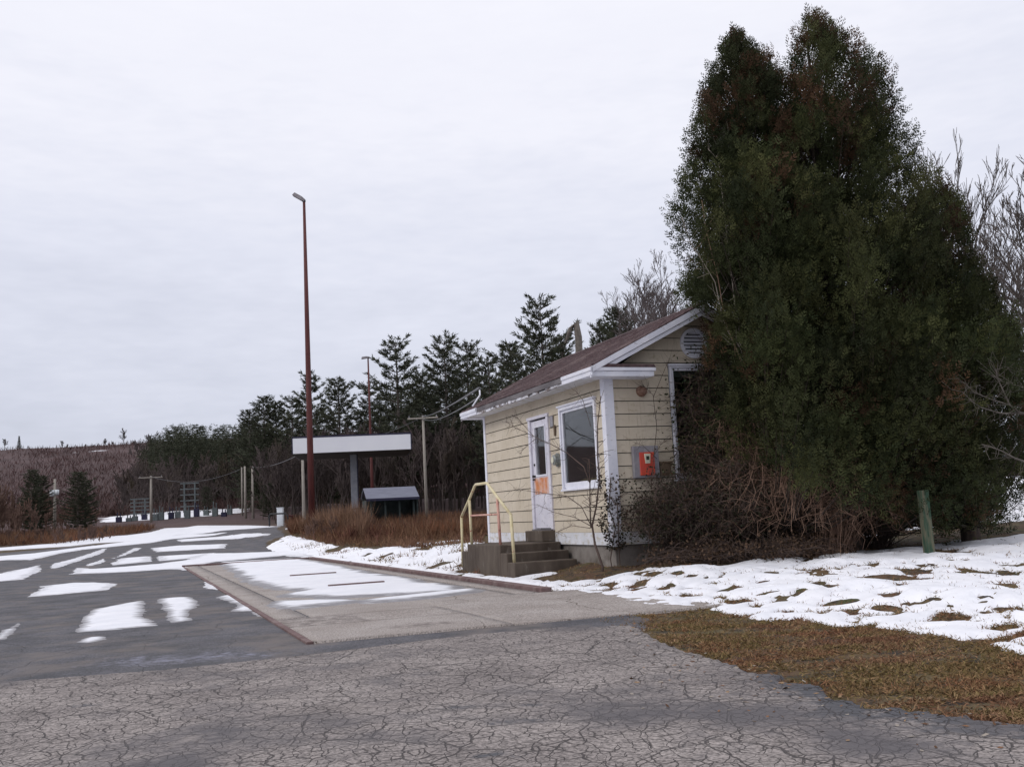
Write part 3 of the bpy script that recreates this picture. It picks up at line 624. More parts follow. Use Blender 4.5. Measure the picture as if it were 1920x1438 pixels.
# rake boards (two layers with a shadow line) front and back
for yy, s in ((YF, 1), (YB, -1)):
    for mirror in (0, 1):
        for (dz0, dz1, th) in ((-.115, -.012, .0), (-.195, -.125, .03)):
            prof = [(EX-.02, EZ+dz0), (RX, RZ+dz0-.01), (RX, RZ+dz1-.01), (EX-.02, EZ+dz1)]
            if mirror: prof = [(2*RX-a, b) for a, b in prof]
            y0 = yy+s*(.0+th); MB().prism(prof, min(y0, y0+s*.035), max(y0, y0+s*.035)).build('rake_board', M['peel' if yy > 0 else 'white'], house, .004)
# cornice return at the near corner and the far one
for y0, y1, x1, nm in ((YF+.03, .0, .72, 'near'), (WL+.02, YB-.03, .5, 'far')):
    MB().box(EX+.0, x1, y0, y1, 3.20, 3.285).box(EX-.025, x1+.03, y0-.02, y1, 3.288, 3.345).build('cornice_return', M['white'], house, .006)
MB().prism([(EX-.03, 3.347), (.75, 3.347), (.72, 3.40), (EX, 3.40)], YF+.01, -.01).build('return_cap', M['shingle'], house)
# eave fascia: clean near end, worn middle with dark gutter behind, clean far end
MB().box(EX-.02, EX+.01, YF+.0, .78, 3.215, 3.355).box(EX-.035, EX-.022, YF, .78, 3.29, 3.35).build('fascia_board', M['white'], house, .004)
MB().box(EX-.02, EX+.01, 5.35, YB, 3.215, 3.355).box(EX-.035, EX-.022, 5.35, YB, 3.28, 3.345).build('fascia_board', M['white'], house, .004)
MB().box(EX-.0, EX+.03, .78, 5.35, 3.26, 3.352).build('gutter', M['darkmetal'], house, .004)
rg_ = MB(); yy = .80
while yy < 5.35:                                   # ragged remains of the old soffit edge
    ln = random.uniform(.08, .35); zz = 3.235+random.uniform(-.012, .012); 
    if not (1.1 < yy < 2.3 and random.random() < .45): MB().box(EX+.0+random.uniform(.0, .02), EX+.05, yy, yy+ln-.01, zz-.02, zz+.035).build('soffit_remnant', M['peel'], house)
    yy += ln
MB().box(EX+.04, -.0, YF+.05, YB-.05, 3.225, 3.25).box(WW, 2*RX-EX-.04, YF+.05, YB-.05, 3.225, 3.25).build('soffit', M['skirt'], house)
MB().box(2*RX-EX-.01, 2*RX-EX+.02, YF, YB, 3.215, 3.355).build('fascia_board', M['peel'], house, .004)
MB().tube([(EX+.1, 5.9, 3.45), (EX+.35, 6.1, 3.72), (EX+.42, 6.3, 3.85)], .018, 6).build('service_bracket', M['white'], house)
# door
dr = empty('door', (0, 0, 0)); dr.parent = house
X0 = -.012
fr = MB()
fr.box(-.045, .08, DO[1]-.04, DO[1]+.06, DO[2]-.02, DO[3]).box(-.045, .08, DO[0]-.06, DO[0]+.04, DO[2]-.02, DO[3]).box(-.06, .08, DO[0]-.08, DO[1]+.08, DO[3], DO[3]+.055)
fr.build('door_frame', M['door'], dr, .004)
ds = MB(); g0, g1, gz0, gz1 = 2.62, 3.10, 1.80, 2.70
ds.box(-.01, .04, DO[0]+.042, g0, .80, DO[3]-.03).box(-.01, .04, g1, DO[1]-.042, .80, DO[3]-.03).box(-.01, .04, g0, g1, gz1, DO[3]-.03).box(-.01, .04, g0, g1, .80, gz0)
ds.build('door_slab', M['door'], dr, .003)
gb = MB(); 
for a, b, c, d in ((g0-.03, g0, gz0-.03, gz1+.03), (g1, g1+.03, gz0-.03, gz1+.03), (g0, g1, gz1, gz1+.03), (g0, g1, gz0-.03, gz0)): gb.box(-.024, -.008, a, b, c, d)
gb.build('glazing_bead', M['white'], dr)
MB().box(.012, .018, g0, g1, gz0, gz1).build('door_glass', M['glass'], dr)
MB().box(-.019, -.0095, DO[0]+.07, DO[1]-.07, 1.44, 1.745).build('rusty_panel', M['rust'], dr)['label'] = 'orange rust stain under the door glass'
MB().tube([(-.07, 3.19, 1.78), (-.01, 3.19, 1.78)], [.03, .018], 10).tube([(-.065, 3.2, 1.72), (-.012, 3.2, 1.72)], .016, 8).build('door_knob', M['black'], dr)
MB().tube([(-.03, 3.19, 2.0), (-.01, 3.19, 2.0)], .022, 10).build('lock', M['black'], dr)
MB().box(-.28, .0, 2.36, 3.20, .565, .76).build('door_step', M['stoop'], dr, .012)
MB().box(-.10, .02, 2.38, 3.30, .76, .785).build('threshold', M['darkmetal'], dr, .004)
# picture window
def window(o, axis, nm='window', lab=None, dark=False):
    wd = empty(nm, (0, 0, 0)); wd.parent = house
    if lab: wd['label'] = lab
    a0, a1, z0, z1 = o; fm = MB(); pn = MB(); sash = MB()
    def bx(mb, p0, p1, q0, q1, r0, r1):
        mb.box(p0, p1, q0, q1, r0, r1) if axis == 'y' else mb.box(q0, q1, p0, p1, r0, r1)
    t = .06 if axis == 'y' else .03
    bx(fm, -.05, .06, a0-t, a0, z0-.02, z1+t); bx(fm, -.05, .06, a1, a1+t, z0-.02, z1+t); bx(fm, -.055, .06, a0, a1, z1, z1+t); bx(fm, -.07, .06, a0-t-.04, a1+t+.02, z0-.055, z0-.02)
    bx(fm, -.075, .0, a0-t-.03, a1+t+.03, z1+t, z1+t+.03)
    for q in ((a0, a0+.05, z0, z1), (a1-.05, a1, z0, z1), (a0+.05, a1-.05, z1-.05, z1), (a0+.05, a1-.05, z0-.02, z0+.09)): bx(sash, -.02, .03, *q)
    bx(pn, .004, .010, a0+.05, a1-.05, z0+.09, z1-.05)
    fm.build('window_frame', M['white'], wd, .004); sash.build('sash', M['white'], wd, .003); pn.build('pane', M['glass'], wd)
    return wd
window(WO, 'y'); window(GO, 'x', lab='dark window in the gable wall half hidden by branches')
# fittings on the door wall
def wallthing(nm, f, mt, lab=None):
    o = f.build(nm, mt, house, .004)
    if lab: o['label'] = lab
    return o
em = MB().tube([(-.01, 2.03, 2.02), (-.05, 2.03, 2.02)], .125, 20).tube([(-.05, 2.03, 2.02), (-.11, 2.03, 2.02), (-.135, 2.03, 2.02)], [.10, .095, .05], 20)
wallthing('meter_base', em, M['brass']); wallthing('meter_dial', MB().tube([(-.137, 2.03, 2.02), (-.142, 2.03, 2.02)], .06, 16), M['creamlabel'])
wallthing('notice_plate', MB().box(-.04, -.022, 2.15, 2.30, 2.64, 2.84), M['grey'])
wallthing('wall_slot', MB().box(-.045, -.024, 2.06, 2.12, 2.46, 2.66), M['brownbox'])
# fittings on the gable
bx_ = MB().box(.40, .86, -.10, -.02, 1.57, 2.09); wallthing('electric_box', bx_, M['grey'])
rd = wallthing('red_panel', MB().box(.50, .765, -.125, -.102, 1.61, 1.985), M['red'])
dd = MB(); dd.prism([(.575, 1.96), (.69, 1.96), (.675, 1.80), (.59, 1.80)], -.14, -.127); wallthing('gauge_plate', dd, M['creamlabel'])
wallthing('gauge_face', MB().box(.605, .66, -.146, -.141, 1.86, 1.92), M['black'])
wallthing('vent_cover', MB().box(.90, 1.10, -.06, -.02, 1.60, 1.80).box(.88, 1.12, -.075, -.02, 1.80, 1.83), M['brownbox'])
nb = MB().tube([(.66, .0, 3.0), (.66, -.05, 3.0), (.66, -.12, 2.985), (.66, -.15, 2.98)], [.095, .09, .06, .03], 14); wallthing('round_fitting', nb, M['nest'])
# louvred round vent high in the gable
vr = MB(); nv = 28; vx, vz, vR = 1.72, 3.82, .26
for j in range(nv):
    a, b = 2*math.pi*j/nv, 2*math.pi*(j+1)/nv
    V = [(vx+r*math.cos(q), y_, vz+r*math.sin(q)) for q in (a, b) for r, y_ in ((vR, -.02), (vR, -.055), (vR-.05, -.055), (vR-.05, -.02))]
    vr.add(V, [(0, 4, 5, 1), (1, 5, 6, 2), (2, 6, 7, 3)])
lv = empty('louvre_vent', (0, 0, 0)); lv.parent = house
vr.build('vent_ring', M['white'], lv)
disc = MB(); disc.add([(vx+(vR-.03)*math.cos(2*math.pi*j/nv), -.022, vz+(vR-.03)*math.sin(2*math.pi*j/nv)) for j in range(nv)], [tuple(range(nv))]); disc.build('vent_opening', M['dark'], lv)
ls = MB()
for i in range(7):
    zc = vz-.185+i*.062; hw = math.sqrt(max(.0, (vR-.045)**2-(zc-vz)**2)); ls.add([(vx-hw, -.05, zc-.022), (vx+hw, -.05, zc-.022), (vx+hw, -.025, zc+.016), (vx-hw, -.025, zc+.016), (vx-hw, -.05, zc-.03), (vx+hw, -.05, zc-.03)], [(0, 1, 2, 3), (4, 5, 1, 0)])
ls.build('vent_slat', M['white'], lv)
# ------------------------------------------------------------------ front step and its railing
st = empty('concrete_stoop', C0, HR, 'dark weathered concrete stoop with steps below the office door', 'steps')
MB().box(-1.2, -.03, 2.10, 3.95, -.1, .56).build('landing', M['stoop'], st, .02)
MB().box(-1.2, -.03, 1.76, 2.10, -.1, .42).build('tread', M['stoop'], st, .018)
MB().box(-1.2, -.03, 1.42, 1.76, -.1, .27).build('tread', M['stoop'], st, .018)
MB().box(-1.2, -.03, 3.95, 4.3, -.1, .42).build('tread', M['stoop'], st, .018)
rl = empty('pipe_railing', C0, HR, 'yellow pipe handrail flaking to pink and rust on the outer edge of the stoop', 'handrail')
xr = -1.12
MB().tube([(xr, 4.47, 1.09), (xr, 3.92, 1.42), (xr, 3.55, 1.66), (xr, 3.49, 1.68), (xr, 2.88, 1.68), (xr, 2.82, 1.665), (xr, 2.31, 1.40), (xr, 1.68, 1.08)], .027, 10).build('handrail', M['yellow'], rl, smooth=True)
MB().tube([(xr, 4.47, 1.10), (xr, 4.52, .1)], .026, 10).build('post', M['yellow'], rl, smooth=True)
MB().tube([(xr, 3.92, 1.40), (xr, 3.90, .54)], .026, 10).build('post', M['yellow'], rl, smooth=True)
pk = MB().tube([(xr, 2.33, 1.39), (xr, 2.28, .54)], .026, 10).build('post', M['pinkrail'], rl, smooth=True); pk['label'] = 'railing post faded to pink primer'
MB().tube([(xr, 1.68, 1.09), (xr, 1.62, .22)], .028, 10).build('post', M['yellow'], rl, smooth=True)
MB().tube([(xr, 3.90, 1.10), (xr, 2.32, 1.10)], .017, 8).build('crossbar', M['pinkrail'], rl, smooth=True)
# ------------------------------------------------------------------ green post
q = gp(1743, 1041)
gpst = MB(); gpst.prism([(-.068, -.06), (.055, -.068), (.068, .055), (-.055, .068)], -.2, .93, 'z')
go = gpst.build('wooden_post', M['greenpost'], None, .008); go.location = (q[0], q[1], q[2]); go.rotation_euler = (R(1), R(-1.2), R(12))
tag(go, 'short square post of weathered wood with faded green paint, in the snow before the evergreens', 'post')
# ------------------------------------------------------------------ tall lamps
def zT(x, y): return float(T(np.array([x]), np.array([y]))[0])
def lamp(px_base, px_top, py_top, Y, label, headtilt, r0, r1, rz=0, hs=1.):
    top = at(px_top, py_top, Y); bx0 = at(px_base, 960, Y)[0]
    x0 = top[0]; z0 = zT(x0, Y); H = top[2]-z0
    o = empty('lamp_pole', (x0, Y, z0), rz, label, 'street lamp', 'tall parking lot lamps')
    MB().tube([(0, 0, -.3), (0, 0, H*.33), (0, 0, H*.66), (0, 0, H)], [r0, r0*.8+r1*.2, r0*.45+r1*.55, r1], 12).build('pole', M['pole_red'], o, smooth=True)
    MB().box(-r0*1.6, r0*1.6, -r0*1.6, r0*1.6, -.05, .06).build('base_plate', M['black'], o)
    t = math.radians(headtilt); Mx = Matrix.Translation((0, 0, H)) @ Matrix.Rotation(t, 4, 'Y')
    hd = MB(); V = [(.06, .10, -.07), (.06, -.10, -.07), (.06, -.10, .07), (.06, .10, .07), (-.72*hs, .19, -.09), (-.72*hs, -.19, -.09), (-.68*hs, -.15, .11), (-.68*hs, .15, .11), (-.2, .17, -.09), (-.2, -.17, -.09), (-.2, -.14, .12), (-.2, .14, .12)]
    V = [tuple(Mx @ Vector(q)) for q in V]
    hd.add(V, [(0, 1, 2, 3), (4, 7, 6, 5), (1, 9, 10, 2), (2, 10, 11, 3), (3, 11, 8, 0), (0, 8, 9, 1), (9, 5, 6, 10), (10, 6, 7, 11), (11, 7, 4, 8), (8, 4, 5, 9)])
    hd.build('lamp_head', M['lamp_grey'], o, .01)
    MB().tube([tuple(Mx @ Vector((.0, 0, -.12))), tuple(Mx @ Vector((.02, 0, .02)))], r1*1.5, 8).build('bracket', M['black'], o)
    return o
lamp(587, 570, 376, 57, 'tallest red brown lamp pole, in front of the white canopy', 33, .19, .075)
lamp(692, 690, 670, 98, 'distant thin lamp pole rising behind the canopy among the pines', -8, .16, .07, rz=R(15), hs=.9)
# ------------------------------------------------------------------ fuel canopy
def frame_at(px, py, Y): p_ = at(px, py, Y); return p_
Yc = 60.; pL = at(549, 838, Yc); pR = at(770, 828, Yc+1.0); zc0 = at(549, 851, Yc)[2]; zc1 = at(549, 822, Yc)[2]
dx, dy = pR[0]-pL[0], pR[1]-pL[1]; Lc = math.hypot(dx, dy); ac = math.atan2(dy, dx)
gz = zT((pL[0]+pR[0])/2, Yc)
cn = empty('fuel_canopy', (pL[0], Yc, gz), ac, 'flat white fascia canopy on grey columns over the old fuel island', 'canopy')
b0, b1 = zc0-gz, zc1-gz
MB().box(0, Lc, 0, .08, b0, b1).build('fascia', M['fascia'], cn, .01)
MB().box(0, Lc, 5.92, 6.0, b0, b1).box(-.06, -.002, .0, 6.0, b0, b1+.02).box(Lc+.002, Lc+.06, 0, 6.0, b0, b1+.02).build('side_fascia', M['navy'], cn)
MB().box(-.03, Lc+.03, -.02, 6.02, b1+.02, b1+.09).build('roof_edge', M['navy'], cn)
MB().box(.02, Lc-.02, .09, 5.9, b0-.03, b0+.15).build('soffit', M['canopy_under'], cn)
xcol = (at(672, 900, Yc+2.2)[0]-pL[0])
MB().box(xcol-.2, xcol+.2, 2.25, 2.65, -.2, b0-.03).build('column', M['column'], cn, .01)
MB().box(xcol+.205, xcol+.26, 2.3, 2.6, 0, b0-.03).build('downpipe', M['navy'], cn)
MB().tube([(xcol-.45, 1.9, 0), (xcol-.45, 1.9, 1.25), (xcol+.5, 1.9, 1.3), (xcol+.5, 1.9, 0)], .06, 8).build('guard_hoop', M['black'], cn)
# ------------------------------------------------------------------ low open shed
Ys_ = 74.; a0 = at(686, 935, Ys_); a1 = at(785, 928, Ys_+1)
dx, dy = a1[0]-a0[0], a1[1]-a0[1]; Ls = math.hypot(dx, dy); g0_ = zT(a0[0], Ys_)
sh = empty('low_shed', (a0[0], Ys_, g0_), math.atan2(dy, dx), 'low dark shed with blue grey metal roof behind the dry brush', 'shed')
zr0 = at(686, 938, Ys_)[2]-g0_; zr1 = at(686, 916, Ys_)[2]-g0_
MB().prism([(-.3, zr0+.02), (1.6, zr1), (1.6, zr1+.08), (-.3, zr0+.1)], 0, Ls, 'x').build('roof', M['shedroof'], sh)
MB().box(0, Ls, -.34, -.3, zr0-.08, zr0+.1).build('roof_edge', M['navy'], sh)
MB().box(.05, Ls-.05, 2.9, 3.0, -.6, zr1-.1).box(.05, .15, .3, 2.9, -.6, zr0).box(Ls-.15, Ls-.05, .1, 2.9, -.6, zr0+.05).build('wall', M['shedwall'], sh)
MB().prism([(1.6, zr1), (3.3, zr0+.1), (3.3, zr0+.18), (1.6, zr1+.08)], 0, Ls, 'x').build('roof', M['shedroof'], sh)
for i in range(4): MB().box(.3+i*(Ls-.75)/3, .42+i*(Ls-.75)/3, 0, .12, -.6, zr0+.02).build('post', M['shedwall'], sh)
# ------------------------------------------------------------------ white cabinet behind its pipe guard
q = gp(526, 986); Yq = q[1]; q = at(526, 986, Yq); sc1 = Yq/FPX
pc = empty('metering_cabinet', (q[0], Yq, zT(q[0], Yq)), 0, 'narrow white cabinet at the far edge of the lot', 'cabinet')
hc = 33*sc1; wc = 11*sc1
MB().box(-wc/2, wc/2, -.2, .3, 0, hc).build('body', M['pump'], pc, .02)
MB().box(-wc/2-.03, wc/2+.03, -.24, .34, hc, hc+.06).build('cap', M['pump'], pc)
gd = empty('pipe_guard', (q[0], Yq-.7, zT(q[0], Yq-.7)), 0, 'dark bent pipe guard around the white cabinet', 'pipe guard')
wg = 17*sc1; hg = 23*sc1
MB().tube([(-wg, 0, -.1), (-wg, 0, hg*.85), (-wg*.9, 0, hg), (wg*.75, 0, hg), (wg, 0, hg*.8), (wg, 0, -.1)], .075, 8).build('hoop', M['black'], gd, smooth=True)
MB().tube([(wg, .1, hg*.8), (wg*1.15, 1.2, hg*.8), (wg*1.15, 1.3, -.1)], .075, 8).build('hoop', M['pole_red'], gd, smooth=True)
# ------------------------------------------------------------------ utility poles and wires
tops = {}
def upole(px, py, Y, label, arm=1.2, key=None, armdz=.0, extra=None, r=.14, lean=0.):
    tp = at(px, py, Y); z0 = zT(tp[0], Y); H = tp[2]-z0
    o = empty('utility_pole', (tp[0], Y, z0), R(random.uniform(-8, 8)), label, 'utility pole', 'utility poles along the back of the lot')
    MB().tube([(0, 0, -.5), (0, 0, H*.5), (lean, 0, H)], [r, r*.85, r*.65], 8).build('pole', M['wood_pole'], o, smooth=True)
    if arm:
        ca = MB().box(-arm, arm, -.10-r*.6, -r*.6, H-.28, H-.16).build('crossarm', M['wood_pole'], o)
        for xx in (-arm*.9, 0, arm*.9): MB().tube([(xx, -.1, H-.16), (xx, -.1, H+.0)], .05, 6).build('insulator', M['grey'], o)
    if extra == 'can': MB().tube([(-.25, -.1, H*.68), (-.25, -.1, H*.68+.7)], .28, 10).tube([(.28, -.1, H*.70), (.28, -.1, H*.70+.6)], .22, 10).build('transformer', M['pump'], o, smooth=True)
    tops[key or px] = (tp[0], Y, tp[2]-.12); return o
upole(793, 779, 82, 'utility pole with crossarm just right of the canopy', 1.25, 'A')
upole(567, 846, 84, 'pale utility pole half hidden under the left end of the canopy', 0, 'B', r=.15)
upole(473, 874, 125, 'right-hand one of three close pale poles left of the canopy', 0, 'C', r=.17)
upole(459, 874, 128, 'middle one of three close pale poles left of the canopy', 0, 'D', r=.18)
upole(453, 876, 140, 'thin left-hand one of three close pale poles left of the canopy', 0, 'E', r=.14)
upole(283, 892, 138, 'utility pole with pale crossarm standing alone before the snowy clearing', 1.6, 'F', r=.2)
upole(103, 898, 118, 'grey utility pole carrying transformer cans before two dark evergreens', 0, 'G', extra='can', r=.2)
def wire(a, b, sag, label, r=.02, off=(0, 0, 0), group='overhead wires'):
    a = np.array(a)+off; b = np.array(b)+off; mb = MB(); pts = []
    for i in range(13):
        t = i/12; p_ = a+(b-a)*t; p_[2] -= sag*4*t*(1-t); pts.append(tuple(p_))
    mb.tube(pts, r, 4); o = mb.build('overhead_wire', M['wire'], None); tag(o, label, 'wire', group); return o
hw_ = Matrix.Rotation(HR, 4, 'Z') @ Vector((EX+.42, 6.3, 3.86)); hw = (hw_.x+C0[0], hw_.y+C0[1], hw_.z)
wire(tops['A'], hw, .15, 'thicker upper wire running from the crossarm pole to the office roof', .028, (0, 0, .05))
wire(tops['A'], hw, .3, 'lower wire running from the crossarm pole to the office roof', .02, (.0, 0, -.15))
wire(tops['A'], tops['B'], .5, 'wire running behind the canopy to the crossarm pole', .022)
wire(tops['B'], tops['C'], .4, 'wire from the half hidden pole to the three close poles', .03)
wire(tops['D'], tops['F'], 1.2, 'wire crossing before the far clearing', .03)
# ------------------------------------------------------------------ substation frames far off
def lattice(px0, px1, pyb, pyt, Y, label):
    p0 = at(px0, pyb, Y); p1 = at(px1, pyb, Y); zt = at(px0, pyt, Y)[2]; z0 = zT(p0[0], Y)
    o = empty('steel_frame', (p0[0], Y, z0), 0, label, 'steel frame'); W_ = p1[0]-p0[0]; H = zt-z0
    for xx in (0, W_): MB().box(xx-.1, xx+.1, -.1, .1, -.2, H).build('upright', M['galv'], o)
    for k in range(5):
        zz = H*(.3+.17*k); MB().box(-.6, W_+.6, -.08, .08, zz-.08, zz+.08).build('beam', M['galv'], o)
    return o
lattice(346, 366, 958, 905, 150, 'grey green steel lattice frame among the far clearing equipment')
lattice(252, 272, 975, 935, 150, 'lower steel frame left of the lone crossarm pole')
rr = random.Random(3)
for i in range(14):
    px = 225+i*16+rr.uniform(-4, 4); Y = rr.uniform(140, 150); p_ = at(px, 970, Y); hh = rr.uniform(.9, 2.2)
    z0 = zT(p_[0], Y); mb = MB(); mb.box(-.35, .35, -.3, .3, 0, hh*.55); mb.tube([(-.2, 0, hh*.5), (-.2, 0, hh)], .08, 5); mb.tube([(.2, 0, hh*.5), (.2, 0, hh*.9)], .08, 5)
    o = mb.build('switch_cabinet', M['galv'] if i % 3 else M['navy'], None); o.location = (p_[0], Y, z0); tag(o, ['first', 'second', 'third', 'fourth', 'fifth', 'sixth', 'seventh', 'eighth', 'ninth', 'tenth', 'eleventh', 'twelfth', 'thirteenth', 'last'][i]+' small equipment box from the left in the row in the far clearing', 'cabinet', 'equipment boxes in the clearing')
# ------------------------------------------------------------------ vegetation
def lerpc(a, b, t): return np.array(a)*(1-t)+np.array(b)*t
def pxof(P):
    d = P-CAM; w_ = d@cf; return CX+FPX*(d@cr)/w_, CY-FPX*(d@cu)/w_
OUT = np.array([(1322, 600), (1262, 565), (1256, 400), (1285, 300), (1300, 190), (1335, 110), (1375, 52), (1430, 50), (1455, 95), (1472, 150), (1486, 60), (1530, 0), (1580, 25), (1622, 90), (1690, 160), (1705, 240), (1755, 320), (1800, 370), (1828, 460), (1860, 540), (1918, 610), (1945, 700), (1965, 900), (1880, 1010), (1740, 1000), (1600, 950), (1400, 870), (1328, 800), (1314, 680)], float)
def fans(O, D, S, L, colr):
    """flat feathery sprays: leaflets set both sides of an axis"""
    Vs, Fs, Cs, base = [], [], [], 0
    D = D/np.linalg.norm(D, axis=1, keepdims=True); S = S-D*(S*D).sum(1, keepdims=True); S /= np.linalg.norm(S, axis=1, keepdims=True)
    Nn = np.cross(D, S)
    for t, sg in ((0, 1), (.15, -1), (.38, 1), (.55, -1), (.6, 0)):
        C = O+D*(L*t)[:, None]; dd = D*(.75 if sg else 1)+S*(sg*.72)
        ln = L*(.55-.3*t if sg else .35)
        V, F = leaves(C, dd, Nn, ln, ln*.145)
        Vs.append(V); Fs.append(F+base); base += len(V); Cs.append(np.repeat(colr*(.8+.4*rng.random((len(O), 1))), 4, 0))
    return np.vstack(Vs), np.vstack(Fs), np.vstack(Cs)
def evergreen(px_foot, Y, z_top, prof, label, n, seed, leanx=0.):
    global rng
    rng = np.random.default_rng(seed)
    bx = at(px_foot, 930, Y)[0]; z0 = zT(bx, Y); H = z_top-z0
    o = empty('evergreen_tree', (bx, Y, z0), 0, label, 'tree', 'tall evergreens beside the office')
    zs = np.array([a for a, b in prof]); rs = np.array([b for a, b in prof])
    # choose clumps
    tz = rng.random(n*4); wz = np.interp(tz, zs, rs); keep = rng.random(n*4) < (wz/ rs.max())**1.0*.9+.10; tz = tz[keep][:n]; tz = tz[(tz < .5) | (rng.random(len(tz)) < .97)]; m_ = len(tz)
    az = rng.random(m_)*2*math.pi; rad = np.interp(tz, zs, rs)*np.where(tz > .5, rng.uniform(.12, 1.0, m_)**.62, np.sqrt(rng.uniform(.12, 1.0, m_)))*(.95+.26*fbm(az*1.1+seed, tz*H/1.1, seed, 2))*rng.uniform(.9, 1.03, m_)
    ctr = np.stack([rad*np.cos(az)+leanx*tz*H, rad*np.sin(az), tz*H*.985], 1)
    W = ctr+np.array([bx, Y, z0]); px, py = pxof(W); ok = sdf(px, py, OUT) > 14
    # keep foliage out of the building
    lx = (Vx*W[:, 0]+Vy*W[:, 1])-7.325; ly = (-Vy*W[:, 0]+Vx*W[:, 1])-14.862
    ok &= ~((lx > -.6) & (lx < 3.9) & (ly > -.38) & (W[:, 2] < 4.5)); ok &= ~((lx < 1.45) & (W[:, 2] < 4.75))
    ctr = ctr[ok]; rad = rad[ok]; tz = tz[ok]; m_ = len(ctr)
    st_ = ctr.copy(); st_[:, :2] *= .05; st_[:, 2] = np.maximum(.3, ctr[:, 2]-rad*.9-.2)
    mid = st_*.45+ctr*.55; mid[:, 2] -= .08*rad
    P0 = np.vstack([st_, mid]); P1 = np.vstack([mid, ctr]); R0 = np.concatenate([.008+.007*rad, .006+.003*rad]); R1 = np.concatenate([.006+.003*rad, np.full(m_, .003)])
    V, F = segs(P0, P1, R0, R1, 3)
    mb = MB().tube([(0, 0, -.2), (leanx*H*.3, 0, H*.35), (leanx*H*.7, 0, H*.7), (leanx*H, 0, H*.96)], [.17, .12, .07, .012], 8)
    tv = np.array(mb.v); tf = [f for f in mb.f if len(f) == 4]; V2 = np.vstack([V, tv]); F2 = np.vstack([F, np.array(tf)+len(V)])
    fastmesh('trunk', V2, F2, M['darkbark'], o)
    # sprays
    k = rng.integers(64, 98, m_); idx = np.repeat(np.arange(m_), k); K = len(idx)
    sz = .15+.075*np.minimum(rad, 2)
    off = rnd(K)*(rng.random((K, 1))**.5)*sz[idx][:, None]*np.array([1, 1, 1.45])
    out_ = ctr.copy(); out_[:, 2] = 0; out_ /= (np.linalg.norm(out_, axis=1, keepdims=True)+.2)
    O_ = ctr[idx]+off
    D = out_[idx]*.45+np.array([0, 0, .75])+rnd(K)*.42+off/(sz[idx][:, None])*.35; S = rnd(K)+np.array([0, 0, .6])
    g1, g2, g3, rb = np.array([.020, .027, .010]), np.array([.036, .043, .015]), np.array([.060, .062, .022]), np.array([.085, .046, .024])
    u = rng.random((m_, 1)); cc_ = np.where(u < .5, g1+(g2-g1)*u*2, g2+(g3-g2)*(u*2-1))
    cc_ = cc_*(.62+1.0*np.clip(fbm(W[ok][:, 0]/.9+W[ok][:, 1]/.9, W[ok][:, 2]/.7, seed+3, 3)+.35, 0, 1))[:, None]
    br = (rng.random(m_) < (.05+.22*ss(.55, .95, tz)))[:, None]; cc_ = np.where(br, rb*rng.uniform(.5, 1.05, (m_, 1)), cc_)
    V, F, Cc = fans(O_, D, S, rng.uniform(.08, .165, K), cc_[idx])
    fastmesh('crown', V, F, M['foliage'], o, Cc)
    return o
evergreen(1446, 16.35, 9.0, [(0, 1.2), (.08, 2.3), (.3, 2.35), (.5, 1.75), (.66, 1.4), (.8, 1.05), (.92, .6), (1, .1)], 'slightly shorter evergreen with a rounded tip, close against the office gable', 1150, 11)
evergreen(1592, 16.8, 9.55, [(0, .8), (.08, 2.3), (.25, 2.7), (.42, 2.5), (.6, 2.15), (.74, 1.8), (.86, 1.3), (.95, .6), (1, .08)], 'tallest pointed evergreen in the middle of the clump', 1450, 12)
evergreen(1812, 17.0, 6.35, [(0, 2.0), (.1, 2.6), (.35, 2.6), (.6, 1.9), (.8, 1.15), (.93, .6), (1, .2)], 'lower broad evergreen at the right of the clump, behind the green post', 820, 13)
rng = np.random.default_rng(99)
